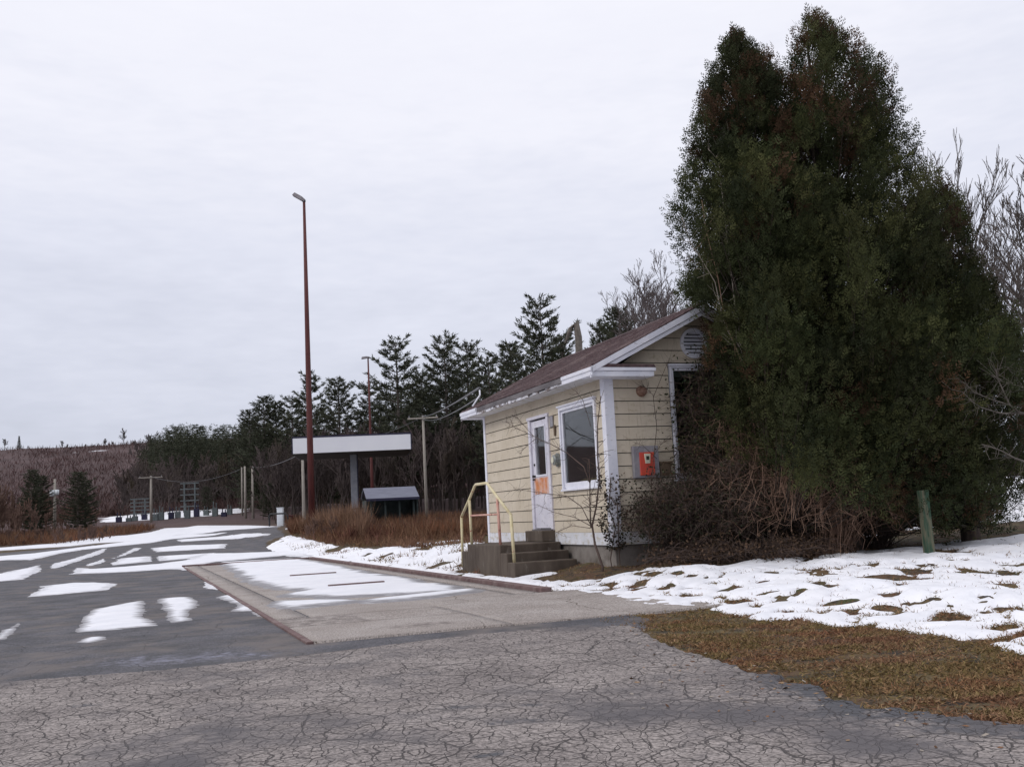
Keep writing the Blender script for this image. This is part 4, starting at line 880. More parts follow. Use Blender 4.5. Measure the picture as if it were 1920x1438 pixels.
# pines ---------------------------------------------------------------
def pine_mesh(seed, H=20., Rm=4.2, zlo=.22, whorl=.75, nb=6, tufts=9, kind=0, q=8):
    r = np.random.default_rng(seed); P0, P1, R0, R1 = [], [], [], []; TO, TD = [], []
    z = zlo*H
    while z < H*.985:
        f = (z-zlo*H)/(H*(1-zlo)); 
        if kind == 0: L = Rm*min(1., (1-f)*1.9+.12)**.8*(.95+.12*math.sin(f*11+seed))+.2
        else: L = Rm*(1-f)**.95+.25
        L *= r.uniform(.8, 1.12); a0_ = r.random()*6.28
        for b in range(nb):
            if r.random() < (.12 if kind == 0 else .04): continue
            a = a0_+b*6.283/nb+r.uniform(-.3, .3); l = L*r.uniform(.62, 1.15); up = (.08+.55*f*f if kind == 0 else -.12+.35*f)
            pts = []
            for t in np.linspace(0, 1, 5):
                pts.append(np.array([math.cos(a)*l*t, math.sin(a)*l*t, z+l*(up*t+(.30 if kind == 0 else .12)*t*t)-.0]))
            for i in range(4): P0.append(pts[i]); P1.append(pts[i+1]); R0.append(.05*(1-i/5)); R1.append(.05*(1-(i+1)/5))
            nt_ = max(3, int(tufts*l/Rm*1.6))
            for t in np.sort(r.uniform(.22, 1.0, nt_)):
                i = min(3, int(t*4)); p_ = pts[i]+(pts[i+1]-pts[i])*(t*4-i); side = np.array([-math.sin(a), math.cos(a), 0])*r.uniform(-.30, .30)*l*(1.1-t)
                TO.append(p_+side); TD.append(np.array([math.cos(a), math.sin(a), .45])+side*.6)
        z += whorl*r.uniform(.75, 1.25)*(1-.35*f)
    TO = np.array(TO); TD = np.array(TD); n = len(TO); idx = np.repeat(np.arange(n), q)
    d = TD[idx]*.9+r.normal(size=(n*q, 3))*np.array([.6, .6, .28])+np.array([0, 0, .22]); 
    Vl, Fl = leaves(TO[idx]+r.normal(size=(n*q, 3))*np.array([.12, .12, .04]), d, r.normal(size=(n*q, 3)), r.uniform(.32, .62, n*q), r.uniform(.035, .06, n*q))
    cb = np.array([.052, .060, .040])*(.6+.8*r.random((n, 1)))+np.array([.012, .008, .0])*r.random((n, 1)); cl = np.repeat(cb[idx], 4, 0)  # needle green lightened a little to stand in for distance haze
    Vb, Fb = segs(P0, P1, R0, R1, 3)
    mb = MB().tube([(0, 0, -1), (0, 0, H*.4), (0, 0, H*.75), (0, 0, H)], [.26, .2, .11, .02], 7); tv = np.array(mb.v); tf = np.array([f for f in mb.f if len(f) == 4])
    return (np.vstack([Vb, tv]), np.vstack([Fb, tf+len(Vb)])), (Vl, Fl, cl)
PT = {}
def pine_proto(key, **kw):
    (tv, tf), (lv_, lf, lc) = pine_mesh(**kw)
    PT[key] = (tv, tf, lv_, lf, lc)
    return PT[key]
PM = {}
def place_pine(key, px, pyt, Y, label, group, wide=1., name='pine_tree'):
    tp = at(px, pyt, Y); z0 = zT(tp[0], Y)-.2; H = tp[2]-z0; s = H/20.
    o = empty(name, (tp[0], Y, z0), random.uniform(0, 6.28), label, 'tree', group)
    o.scale = (s*wide, s*wide, s)
    if key not in PM:
        tv, tf, lv_, lf, lc = PT[key]
        t = fastmesh('trunk', tv, tf, M['bark'], o); c = fastmesh('crown', lv_, lf, M['foliage'], o, lc); PM[key] = (t, c)
    else:
        for src in PM[key]:
            c = src.copy(); COL.objects.link(c); c.parent = o
    return o
pine_proto('a', seed=1, Rm=4.0, tufts=15, whorl=1.35, nb=7); pine_proto('b', seed=2, Rm=4.6, zlo=.18, tufts=16, whorl=1.3, nb=8); pine_proto('c', seed=5, Rm=3.8, zlo=.12, nb=7, whorl=1.2, tufts=14); pine_proto('s', seed=7, Rm=3.6, zlo=.04, kind=1, whorl=.55, nb=7, tufts=9); pine_proto('d', seed=9, Rm=3.9, zlo=.3, tufts=14, whorl=1.35, nb=7)
G1 = 'tall pines behind the canopy'; G2 = 'evergreens about the far hillside'
for a in [('a', 742, 638, 112, 'tall white pine with layered boughs just right of the distant lamp pole', G1, 1.05),
 ('b', 832, 636, 116, 'broad pine in the middle of the row behind the crossarm pole', G1, 1.),
 ('d', 874, 640, 120, 'pine crowded against the right side of the broad pine', G1, 1.),
 ('b', 1012, 568, 84, 'large full pine rising directly behind the office roof', G1, .95),
 ('c', 955, 640, 96, 'shorter pine at the left shoulder of the large full pine', G1, 1.),
 ('d', 915, 668, 105, 'thin pine between the large full pine and the crowded pair', G1, .9),
 ('a', 580, 706, 128, 'pine whose tip stands right behind the tallest lamp pole', G1, 1.),
 ('c', 634, 708, 124, 'round topped pine between the two lamp poles', G1, 1.),
 ('d', 547, 742, 134, 'small topped pine left of the tallest lamp pole', G1, 1.),
 ('d', 690, 716, 126, 'pine tip at the foot of the distant lamp pole', G1, .9),
 ('b', 790, 700, 128, 'lower pine filling between two taller pines', G1, .85),
 ('c', 494, 742, 150, 'pointed dark spruce left of the pines', G1, 1.0), ('c', 517, 752, 152, 'second pointed spruce touching the first', G1, 1.0), ('c', 468, 768, 158, 'lowest pointed spruce at the left end of the row', G1, 1.),
 ('c', 1160, 576, 62, 'small dark pine showing over the roof below the bare twigs', G1, .8), ('c', 1128, 602, 66, 'smaller pine top beside the roof pipe', G1, .8), ('d', 1052, 628, 80, 'ragged pine top at the right of the large full pine', G1, .8),
 ('c', 60, 880, 112, 'dark bushy spruce left of the pole with transformer cans', G2, 1.15), ('c', 76, 892, 114, 'small dark spruce crowded behind the bushy spruce', G2, 1.4), ('c', 146, 884, 112, 'dark spruce right of the pole with transformer cans', G2, 1.5), ('c', 160, 900, 114, 'smaller dark spruce at the right foot of its neighbour', G2, 1.4),
 ('c', 388, 912, 150, 'small dark evergreen right of the steel lattice frame', G2, 1.3), ('c', 502, 905, 120, 'dark green low evergreen just right of the three close poles', G2, 1.4), ('s', 36, 817, 470, 'lone small evergreen on the skyline of the hill', G2, 1.1), ('c', 530, 925, 118, 'low dark evergreen left of the canopy end pole', G2, 1.2)]:
    place_pine(*a)
# far wood of evergreens: too many to count
(tv, tf), (lv_, lf, lc) = pine_mesh(seed=31, Rm=4.2, zlo=.15, tufts=6, q=5, nb=5, whorl=1.1)
(tv2, tf2), (lv2, lf2, lc2) = pine_mesh(seed=33, Rm=3.6, zlo=.05, kind=1, tufts=6, q=5, nb=5, whorl=1.0)
Vs, Fs, Cs, nb_ = [], [], [], 0
def addw(V, F, Cx, s, wd, a, px_, Yy, zb):
    global nb_
    ca_, sa_ = math.cos(a), math.sin(a); Q = V*np.array([s*wd, s*wd, s]); Q = np.stack([Q[:, 0]*ca_-Q[:, 1]*sa_, Q[:, 0]*sa_+Q[:, 1]*ca_, Q[:, 2]], 1)+np.array([px_, Yy, zb])
    Vs.append(Q); Fs.append(F+nb_); Cs.append(Cx); nb_ += len(V)
r_ = np.random.default_rng(5)
for i in range(230):
    if i < 110:
        px = r_.uniform(275, 500); top = np.interp(px, [270, 300, 330, 400, 450, 500], [850, 800, 797, 797, 800, 770])+r_.uniform(-3, 34); Y = r_.uniform(215, 270)
    else:
        px = r_.uniform(470, 1100); top = np.interp(px, [470, 600, 700, 900, 1100], [795, 750, 735, 700, 690])+r_.uniform(0, 75); Y = r_.uniform(150, 185)
    tp = at(px, top, Y); zb = zT(tp[0], Y); s = max(.3, (tp[2]-zb)/20.)
    A = (lv_, lf, lc) if r_.random() < .6 else (lv2, lf2, lc2); addw(*A, s, r_.uniform(1.0, 1.5), r_.random()*6.28, tp[0], Y, zb)
o = fastmesh('far_wood', np.vstack(Vs), np.vstack(Fs), M['foliage'], None, np.vstack(Cs)); tag(o, 'far dark evergreen wood along the hillside', 'wood', kind='stuff')
# bare trees -----------------------------------------------------------
def bare_mesh(seed, H=10., spread=.55, levels=4, trunk=.11, first=.3, up=.5, nsub=(7, 6, 5, 4), curve=.25):
    r = np.random.default_rng(seed); P0, P1, R0, R1 = [], [], [], []
    def grow(p, d, L, rad, lev):
        n = 5 if lev == 0 else 3 if lev < 3 else 2
        pts = [p]; dd = d.copy()
        for i in range(n):
            dd = dd+r.normal(size=3)*(.06 if lev == 0 else curve*.6)+np.array([0, 0, .10 if lev else .03]); dd /= np.linalg.norm(dd); q = pts[-1]+dd*L/n
            P0.append(pts[-1]); P1.append(q); R0.append(rad*(1-.75*i/n)); R1.append(rad*(1-.75*(i+1)/n)); pts.append(q)
        if lev >= levels: return
        for k in range(nsub[lev]):
            t = r.uniform(first if lev == 0 else .2, .97); i = min(n-1, int(t*n)); q = pts[i]+(pts[i+1]-pts[i])*(t*n-i)
            ax = (pts[i+1]-pts[i]); ax /= np.linalg.norm(ax); s = r.normal(size=3); s -= ax*(s@ax); s /= np.linalg.norm(s)
            nd = ax*up+s*spread+np.array([0, 0, .2]); nd /= np.linalg.norm(nd)
            grow(q, nd, L*r.uniform(.35, .62)*(1.15-t*.5), rad*(.55 if lev == 0 else .5)*(1.1-t*.5), lev+1)
    grow(np.zeros(3), np.array([0, 0, 1.]), H, trunk, 0)
    return segs(P0, P1, np.maximum(R0, .0), np.maximum(R1, .0), 3), np.array(P0), np.array(P1), np.array(R0), np.array(R1)
def bare_tree(px, pyt, Y, label, seed, mt='bark', group=None, rmin=.008, **kw):
    tp = at(px, pyt, Y); z0 = zT(tp[0], Y)-.1; H = tp[2]-z0
    _, P0, P1, R0, R1 = bare_mesh(seed, H=H, **kw); mxz = P1[:, 2].max(); f = H/mxz
    P0, P1 = P0*f, P1*f; big = np.arange(len(P0)) < 5
    o = empty('bare_tree', (tp[0], Y, z0), 0, label, 'tree', group)
    V, F = segs(P0[big], P1[big], R0[big], R1[big], 7); fastmesh('trunk', V, F, M[mt], o)
    V, F = segs(P0[~big], P1[~big], np.maximum(R0[~big], rmin), np.maximum(R1[~big], rmin*.6), 3); fastmesh('branches', V, F, M[mt], o)
    return o
GB = 'bare trees'
bare_tree(1858, 240, 31, 'tall bare tree with a straight stem right of the evergreens', 3, group=GB, trunk=.13, spread=.42, up=.95, nsub=(17, 9, 6, 3), rmin=.011, first=.35)
bare_tree(1795, 250, 33, 'bare tree leaning toward the evergreens at their right edge', 14, group=GB, trunk=.12, spread=.4, up=.95, nsub=(13, 8, 5, 3), rmin=.011, first=.4)
bare_tree(1945, 330, 27, 'bare tree with arching boughs at the right edge of the photo', 8, group=GB, trunk=.15, spread=.8, up=.5, nsub=(14, 9, 6, 3), rmin=.010, first=.2)
bare_tree(1205, 508, 62, 'bare tree with fanned twigs rising over the office roof', 21, group=GB, mt='barkfar', trunk=.14, spread=.5, up=.9, nsub=(14, 7, 5, 3), rmin=.016)
bare_tree(1246, 462, 58, 'taller bare tree against the left flank of the evergreens', 23, group=GB, mt='barkfar', trunk=.14, spread=.55, up=.8, nsub=(15, 7, 5, 3), rmin=.015)
bare_tree(1178, 520, 70, 'faint bare tree left of the fanned bare tree over the roof', 25, group=GB, mt='barkfar', trunk=.12, spread=.5, up=.9, nsub=(12, 6, 5, 3), rmin=.016)
bare_tree(1224, 520, 75, 'short bare tree between the two bare trees over the roof', 28, group=GB, mt='barkfar', trunk=.12, spread=.5, up=.9, nsub=(12, 6, 5, 3), rmin=.016)
for k_i, (px, top, Y, lab) in enumerate([(233, 802, 450, 'tallest thin bare tree on the skyline, nearest the dark wood'), (118, 826, 460, 'small bare tree on the skyline left of the gap'), (160, 832, 460, 'lowest bare tree on the skyline'), (197, 822, 455, 'left one of two rounded bare trees on the skyline'), (210, 826, 455, 'right one of two rounded bare trees on the skyline'), (9, 822, 450, 'bare tree on the skyline at the left edge'), (285, 808, 300, 'bare tree at the left end of the dark wood'), (268, 822, 300, 'lower bare tree just outside the dark wood'), (125, 832, 465, 'stubby bare stem on the skyline')]):
    bare_tree(px, top, Y, lab, 40+k_i, group='bare trees on the skyline', mt='barkfar', trunk=.16, spread=.5, up=.9, nsub=(12, 6, 4, 2), rmin=.045 if Y > 400 else .05, levels=4)
# snag, vine covered, behind the roof
tp = at(1079, 606, 45); z0 = zT(tp[0], 45); Hs = tp[2]-z0
o = empty('dead_tree', (tp[0], 45, z0), 0, 'grey hooked dead trunk poking above the roof beside the pipe', 'tree')
MB().tube([(0, 0, -.2), (0.02, 0, Hs*.5), (.1, 0, Hs*.93), (.02, 0, Hs), (-.25, 0, Hs-.25), (-.5, 0, Hs-.9)], [.2, .17, .16, .17, .10, .06], 8).build('trunk', M['greybranch'], o, smooth=True)
# bare wood: too many stems to count
temps = [bare_mesh(60+i, H=10., trunk=.12, nsub=(9, 5, 3, 0), levels=3, spread=.45, up=.9, first=.3)[1:] for i in range(5)]
def bare_wood(name, n, rect, Yr, toprange, mt, label, seed, rmin=.035, hr=None):
    r = np.random.default_rng(seed); Vs, Fs, nb = [], [], 0; P = [[], [], [], []]
    for i in range(n):
        px = r.uniform(*rect); Y = r.uniform(*Yr); P0, P1, R0, R1 = temps[r.integers(5)]
        X_ = at(px, 960, Y)[0]; zb = zT(X_, Y)
        H = at(px, np.interp(px, toprange[0], toprange[1])+r.uniform(-8, 45), Y)[2]-zb if hr is None else r.uniform(*hr)
        if hr is None: H = max(H, 2.0)
        else: H *= .8
        s = H/11.; a = r.random()*6.28; ca_, sa_ = math.cos(a), math.sin(a)
        Rm_ = np.array([[ca_, -sa_, 0], [sa_, ca_, 0], [0, 0, 1]])
        P[0].append((P0*s)@Rm_.T+[X_, Y, zb-.2]); P[1].append((P1*s)@Rm_.T+[X_, Y, zb-.2]); P[2].append(np.maximum(R0*s, rmin)); P[3].append(np.maximum(R1*s, rmin*.7))
    V, F = segs(np.vstack(P[0]), np.vstack(P[1]), np.concatenate(P[2]), np.concatenate(P[3]), 3)
    o = fastmesh(name, V, F, M[mt], None); tag(o, label, 'wood', kind='stuff'); return o
M['woodbark'] = over(mat('bare wood bark', (.045, .034, .032), (.10, .078, .074), .95, .15), (.05, .04, .02), .1, .5, .7)
M['redtwig'] = over(mat('reddish thicket twigs', (.095, .06, .048), (.165, .10, .078), .95, .12), (.12, .09, .07), .1, .5, .7)
bare_wood('bare_wood', 330, (492, 1120), (104, 150), ([440, 560, 700, 900, 1120], [880, 840, 825, 820, 800]), 'woodbark', 'bare leafless trees standing thick before the pines', 71, .04)
bare_wood('bare_wood', 130, (230, 520), (165, 225), ([230, 300, 400, 520], [890, 878, 872, 868]), 'woodbark', 'bare trees below the dark evergreen wood', 72, .06)
bare_wood('thicket', 130, (-160, 185), (118, 150), None, 'redtwig', 'reddish leafless thicket at the left below the hill', 73, .035, (1.8, 4.0))
bare_wood('thicket', 60, (-160, 90), (100, 135), None, 'redtwig', 'leafless thicket crowding the left edge', 74, .035, (3.0, 6.0))
r_ = np.random.default_rng(44); k = 60000; Yh = 185+235*r_.random(k)**1.3; Xh = Yh*r_.uniform(-.60, -.02, k); ok = fbm(Xh/14, Yh/14, 88, 3)+r_.normal(size=k)*.3 > -.2; Xh, Yh = Xh[ok], Yh[ok]; k = len(Xh)
V, F = leaves(np.stack([Xh, Yh, T(Xh, Yh)-.1], 1), np.array([0, 0, 1.])+r_.normal(size=(k, 3))*.35, r_.normal(size=(k, 3))*np.array([1, .3, 0]), r_.uniform(.6, 2.6, k), r_.uniform(.05, .16, k))
ch = lerpc((.075, .042, .040), (.13, .10, .09), .0)+(np.array([.06, .05, .045])*np.clip(fbm(Xh/25, Yh/18, 89, 3)+.3, 0, 1)[:, None]); ch = ch*(.6+.8*r_.random((k, 1)))
tag(fastmesh('scrub', V, F, M['brush'], None, np.repeat(ch, 4, 0)), 'reddish leafless scrub over the far hillside', 'scrub', kind='stuff')
# dry brush ------------------------------------------------------------
def brush(name, n, polypx, hr, cols, label, seed, W=.022, Ymax=118, clump=1.3, lean=.25):
    r = np.random.default_rng(seed); Pq = poly(polypx); Pq[:, 1] = np.minimum(Pq[:, 1], Ymax)
    x0, y0 = Pq.min(0); x1, y1 = Pq.max(0); X_ = r.uniform(x0, x1, n*9); Y_ = y0+(y1-y0)*r.random(n*9)**1.5
    ok = (sdf(X_, Y_, Pq) > 0) & (fbm(X_/clump, Y_/clump, seed, 3)+r.normal(size=len(X_))*.15 > -.12); X_, Y_ = X_[ok][:n], Y_[ok][:n]; k = len(X_)
    C = np.stack([X_, Y_, T(X_, Y_)-.03], 1); hgt = r.uniform(*hr, k)*(.75+.6*(fbm(X_/2.5, Y_/2.5, seed+1, 2)+.3)); D = np.array([0, 0, 1.])+r.normal(size=(k, 3))*lean
    V, F = leaves(C, D, r.normal(size=(k, 3))*np.array([1, .25, 0]), np.maximum(hgt, .1), W*r.uniform(.6, 1.6, k))
    t = np.clip(fbm(X_/3, Y_/3, seed+2, 3)+.5+r.normal(size=k)*.18, 0, 1)*(len(cols)-1); i = np.minimum(t.astype(int), len(cols)-2); f = (t-i)[:, None]; cols = np.array(cols); c = cols[i]*(1-f)+cols[i+1]*f
    c = c*(.7+.6*r.random((k, 1)))
    o = fastmesh(name, V, F, M['brush'], None, np.repeat(c, 4, 0)); tag(o, label, 'brush', kind='stuff'); return o
BC = [(.10, .045, .035), (.17, .085, .055), (.21, .125, .075), (.13, .075, .05), (.20, .09, .05)]
brush('dry_brush', 34000, [(545, 1003), (600, 1006), (640, 1018), (700, 1018), (770, 1016), (860, 1006), (1000, 1000), (1000, 966), (560, 968), (540, 985)], (.25, .95), BC, 'rust brown dry brush and weeds in front of the canopy', 81, .016, lean=.42)
brush('dry_brush', 26000, [(-130, 1034), (0, 1024), (110, 1020), (230, 1004), (310, 987), (420, 978), (470, 976), (300, 972), (0, 990), (-130, 1000)], (.25, 1.1), BC, 'rust brown dry weeds along the far left of the lot', 82, .022, lean=.42)
brush('dry_brush', 5000, [(560, 1001), (600, 1004), (680, 1016), (690, 1004), (600, 996)], (.6, 1.7), [(.19, .11, .07), (.24, .15, .10), (.16, .09, .06)], 'taller pale weeds right of the white cabinet', 83, .016)
bare_wood('dry_brush', 230, (575, 940), (49, 75), None, 'redtwig', 'twiggy rust brown shrubs among the weeds before the canopy', 76, .010, (.3, .75))
bare_wood('dry_brush', 40, (572, 700), (45, 52), None, 'redtwig', 'denser twiggy shrubs hiding the foot of the tallest lamp pole', 77, .009, (.8, 1.35))
bare_wood('dry_brush', 130, (-120, 215), (70, 108), None, 'redtwig', 'twiggy rust brown shrubs among the weeds at the left', 78, .015, (.5, 1.5))
brush('dry_brush', 9000, [(560, 1010), (640, 1026), (760, 1030), (905, 1020), (905, 1000), (760, 1006), (620, 1004)], (.12, .5), [(.15, .07, .06), (.20, .12, .07), (.13, .06, .05)], 'short reddish stalks standing in the snow beyond the weighing platform', 85, .010, clump=.9, lean=.5)
# grass of the verge and yard -------------------------------------------
def grass(n, region, seed, L, W, flat, label, cols, ok_fn):
    r = np.random.default_rng(seed); Pq = poly(region); x0, y0 = Pq.min(0); x1, y1 = Pq.max(0)
    X_ = r.uniform(x0, x1, n*4); Y_ = y0+(y1-y0)*r.random(n*4)**1.6; ok = (sdf(X_, Y_, Pq) > 0)
    X_, Y_ = X_[ok], Y_[ok]; ok = ok_fn(X_, Y_, r); X_, Y_ = X_[ok][:n], Y_[ok][:n]; k = len(X_)
    C = np.stack([X_, Y_, T(X_, Y_)-.004], 1); D = r.normal(size=(k, 3)); D[:, 2] = np.abs(D[:, 2])*flat+.1
    V, F = leaves(C, D, r.normal(size=(k, 3)), r.uniform(L*.5, L*1.3, k), W*r.uniform(.6, 1.5, k))
    t = np.clip(1.3*fbm(X_/.7, Y_/.5, seed+2, 3)+.5+r.normal(size=k)*.15, 0, .999)*(len(cols)-1); i = np.minimum(t.astype(int), len(cols)-2); f = (t-i)[:, None]; cols = np.array(cols)
    c = (cols[i]*(1-f)+cols[i+1]*f)*(.6+.8*r.random((k, 1)))
    o = fastmesh('grass', V, F, M['brush'], None, np.repeat(c, 4, 0)); tag(o, label, 'grass', kind='stuff'); return o
GC = [(.19, .095, .055), (.25, .16, .085), (.155, .105, .052), (.165, .128, .052), (.28, .18, .105), (.17, .09, .055)]
def verge_ok(X_, Y_, r):
    d = sdf(X_, Y_, road_poly); p = Vx*X_+Vy*Y_; a = -Vy*X_+Vx*Y_
    bare = .9*(fbm(X_/.5, Y_/.30, 55, 3) > .26)
    bare = np.where(r.random(len(X_)) < .25, 0, bare)
    return (d < .06+.6*fbm(X_/.4, Y_/.3, 77, 3)+.16*r.normal(size=len(X_))) & ~((p < 6.0-.10*(a-9.5)) & (a > 9.6)) & (bare < .5) & (fbm(X_/.3, Y_/.3, 17, 3)+r.normal(size=len(X_))*.3 > -.25)
grass(80000, [(1080, 1135), (1150, 1180), (1300, 1240), (1500, 1310), (1700, 1350), (2200, 1400), (2200, 1160), (1700, 1150), (1400, 1120), (1150, 1095), (1010, 1095)], 91, .042, .003, .35, 'matted brown and green grass between the road and the snow', GC, verge_ok)
grass(26000, [(880, 1078), (1010, 1100), (1150, 1125), (1400, 1165), (1700, 1200), (2250, 1180), (2250, 985), (1500, 1030), (1300, 1045), (1040, 1060)], 92, .05, .0035, .6, 'grass poking through the snow of the yard', GC, lambda X_, Y_, r: ((Vx*X_+Vy*Y_) > 5.9) & (fbm(X_/.3, Y_/.3, 19, 3)+r.normal(size=len(X_))*.2 > -.1))
grass(12000, [(530, 1040), (650, 1050), (900, 1080), (920, 1010), (700, 1016), (545, 1000)], 93, .16, .007, 1.5, 'tussocks standing in the snow behind the weighing platform', [(.16, .10, .05), (.15, .11, .045), (.19, .09, .06)], lambda X_, Y_, r: ((Vx*X_+Vy*Y_) > 5.9) & (fbm(X_/.7, Y_/1.2, 23, 3)+r.normal(size=len(X_))*.08 > .18))
r_ = np.random.default_rng(17); k = 2600; Xd = r_.uniform(.3, 5, k); Yd = r_.uniform(4.2, 11, k); dd_ = sdf(Xd, Yd, road_poly); ok = (dd_ > -.1) & (r_.random(k) < np.exp(-np.clip(dd_, 0, 9)/.38)*(Xd > .1*Yd)); Xd, Yd = Xd[ok], Yd[ok]; k = len(Xd)
V, F = leaves(np.stack([Xd, Yd, T(Xd, Yd)+.03], 1), r_.normal(size=(k, 3))*[1, 1, .15], np.tile([0, 0, 1.], (k, 1))+r_.normal(size=(k, 3))*.3, r_.uniform(.02, .05, k), r_.uniform(.006, .014, k)); c_ = np.array([(.22, .12, .07), (.30, .20, .12), (.12, .07, .045), (.33, .29, .25)])[r_.integers(0, 4, k)]
tag(fastmesh('leaf_litter', V, F, M['brush'], None, np.repeat(c_, 4, 0)), 'dead leaves and crumbs along the ragged road edge', 'leaves', kind='stuff')
# brambles before the gable ---------------------------------------------
hwm = Matrix.Translation(Vector(C0)) @ Matrix.Rotation(HR, 4, 'Z')
def hw_pt(x, y, z=0): v = hwm @ Vector((x, y, z)); return (v.x, v.y, v.z)
def canes(name, x, y, n, Rr, Hh, mt, label, cat, seed, rad=.0065, droop=1., twigs=6, leafcol=None, nleaf=0, root=.62, parts=('canes', 'twigs'), squash=.7):
    r = np.random.default_rng(seed); c = hw_pt(x, y); z0 = zT(c[0], c[1]); o = empty(name, (c[0], c[1], z0-.02), HR, label, cat)
    P0, P1, R0, R1, T0, T1, TR = [], [], [], [], [], [], []
    for i in range(n):
        a = r.random()*6.283; st_ = np.array([math.cos(a)*root*r.random(), math.sin(a)*root*r.random()*squash, 0]); 
        a += r.normal()*.5; reach = Rr*r.uniform(.25, 1.05); h = Hh*r.uniform(.45, 1.05)*math.sqrt(max(.1, 1-(reach/Rr*.75)**2)); pts = []; wob = r.normal(size=(9, 3))*.045*Hh**.5
        for k in range(9):
            t = k/8; zz = h*(1-(1-t*1.45)**2)/1.0 if droop else h*t
            if droop and t > .69: zz = h*(1-(t-.69)**2*3.6*droop)
            pts.append(st_+np.array([math.cos(a)*reach*t, math.sin(a)*reach*t*squash, max(.02, zz)])+wob[k]*t)
        for k in range(8): P0.append(pts[k]); P1.append(pts[k+1]); R0.append(rad*(1.2-.09*k)); R1.append(rad*(1.2-.09*(k+1)))
        for k in range(twigs):
            t = r.uniform(.25, 1)*7.99; i_ = int(t); q = pts[i_]+(pts[i_+1]-pts[i_])*(t-i_); d = r.normal(size=3)+np.array([math.cos(a)*.4, math.sin(a)*.4, .2-.4*(t/8)]); d /= np.linalg.norm(d); l = r.uniform(.08, .32)*Hh**.5
            q2 = q+d*l*.5; d2 = d+r.normal(size=3)*.35; d2 /= np.linalg.norm(d2); T0 += [q, q2]; T1 += [q2, q2+d2*l*.5]; TR += [rad*.6, rad*.5]
    V, F = segs(P0, P1, R0, R1, 4); fastmesh(parts[0], V, F, M[mt], o)
    TR = np.array(TR); V, F = segs(T0, T1, TR, TR*.7, 3); fastmesh(parts[1], V, F, M[mt], o)
    if nleaf:
        k = r.integers(0, len(T1), nleaf); Cq = np.array(T1)[k]+r.normal(size=(nleaf, 3))*.03
        V, F = leaves(Cq, r.normal(size=(nleaf, 3)), r.normal(size=(nleaf, 3)), r.uniform(.03, .075, nleaf), r.uniform(.010, .02, nleaf)); cc2 = np.array(leafcol)[r.integers(0, len(leafcol), nleaf)]*(.6+.8*r.random((nleaf, 1)))
        fastmesh('leaves', V, F, M['foliage'], o, np.repeat(cc2, 4, 0))
    return o
canes('bramble_bush', 3.0, -1.3, 640, 1.6, 2.15, 'cane', 'brown tangle of bare drooping canes at the foot of the evergreens', 'bush', 101, .0058, twigs=10, droop=1.25, squash=.75)
canes('bramble_bush', 2.35, -.75, 300, .95, 2.5, 'cane', 'taller thinner brown canes standing against the gable wall', 'bush', 102, .005, droop=.55, twigs=8)
canes('dark_shrub', 1.15, -.62, 360, 1.05, 1.45, 'darkcane', 'low dark twiggy shrub growing under the red panel', 'shrub', 103, .0055, droop=.5, twigs=8, leafcol=[(.02, .022, .012), (.05, .03, .018), (.03, .03, .014)], nleaf=6000, squash=.5)
canes('dark_shrub', 2.0, -.9, 420, 1.15, 1.7, 'darkcane', 'dark shrub between the low shrub and the brown tangle', 'shrub', 104, .0055, droop=.6, twigs=9, leafcol=[(.02, .022, .012), (.04, .028, .018), (.03, .03, .014)], nleaf=7000, squash=.6)
canes('dark_shrub', 2.1, -.42, 330, .70, 3.55, 'darkcane', 'tall dark shrub climbing to the louvre in front of the gable window', 'shrub', 105, .0055, droop=.12, twigs=12, leafcol=[(.022, .032, .012), (.04, .04, .016), (.05, .032, .02)], nleaf=15000, squash=.4, root=.5)
canes('dark_shrub', 1.7, -1.35, 200, 1.3, .42, 'darkcane', 'knee high dark twigs and leaves at the feet of the shrubs', 'shrub', 107, .005, twigs=8, leafcol=[(.05, .03, .018), (.09, .055, .035)], nleaf=3500, root=.9)
canes('bramble_bush', 4.3, -.7, 260, 1.3, .9, 'darkcane', 'low dark undergrowth beneath the evergreens', 'bush', 106, .006, twigs=6, droop=.7)
# ivy round the corner post
r_ = np.random.default_rng(8); n = 950; zz = .45+1.2*r_.random(n)**1.25; an = r_.random(n)*6.28; rr_ = .10+.10*r_.random(n)+.05*np.sin(zz*9)
Cq = np.stack([.05+rr_*np.cos(an)*1.1-.03, -.02+rr_*np.sin(an), zz], 1); ok = ~((Cq[:, 0] > .0) & (Cq[:, 1] > -.03)); Cq = Cq[ok]; n = len(Cq)
iv = empty('ivy', C0, HR, 'dark small-leaved ivy climbing the foot of the white corner post', 'vine')
V, F = leaves(Cq, r_.normal(size=(n, 3)), r_.normal(size=(n, 3)), r_.uniform(.03, .06, n), r_.uniform(.012, .022, n)); cc2 = np.array([(.018, .02, .014), (.03, .028, .02), (.06, .035, .02)])[r_.integers(0, 3, n)]
fastmesh('leaves', V, F, M['foliage'], iv, np.repeat(cc2, 4, 0))
V, F = segs([(-.08, -.08, -.1), (-.10, -.03, .3), (.0, -.08, .8), (-.07, -.02, 1.1), (.04, -.07, .2)], [(-.10, -.03, .3), (-.0, -.08, .8), (-.07, -.02, 1.1), (-.02, -.07, 1.6), (.06, -.08, 1.2)], [.01]*5, [.008]*5, 5); fastmesh('stem', V, F, M['darkcane'], iv)
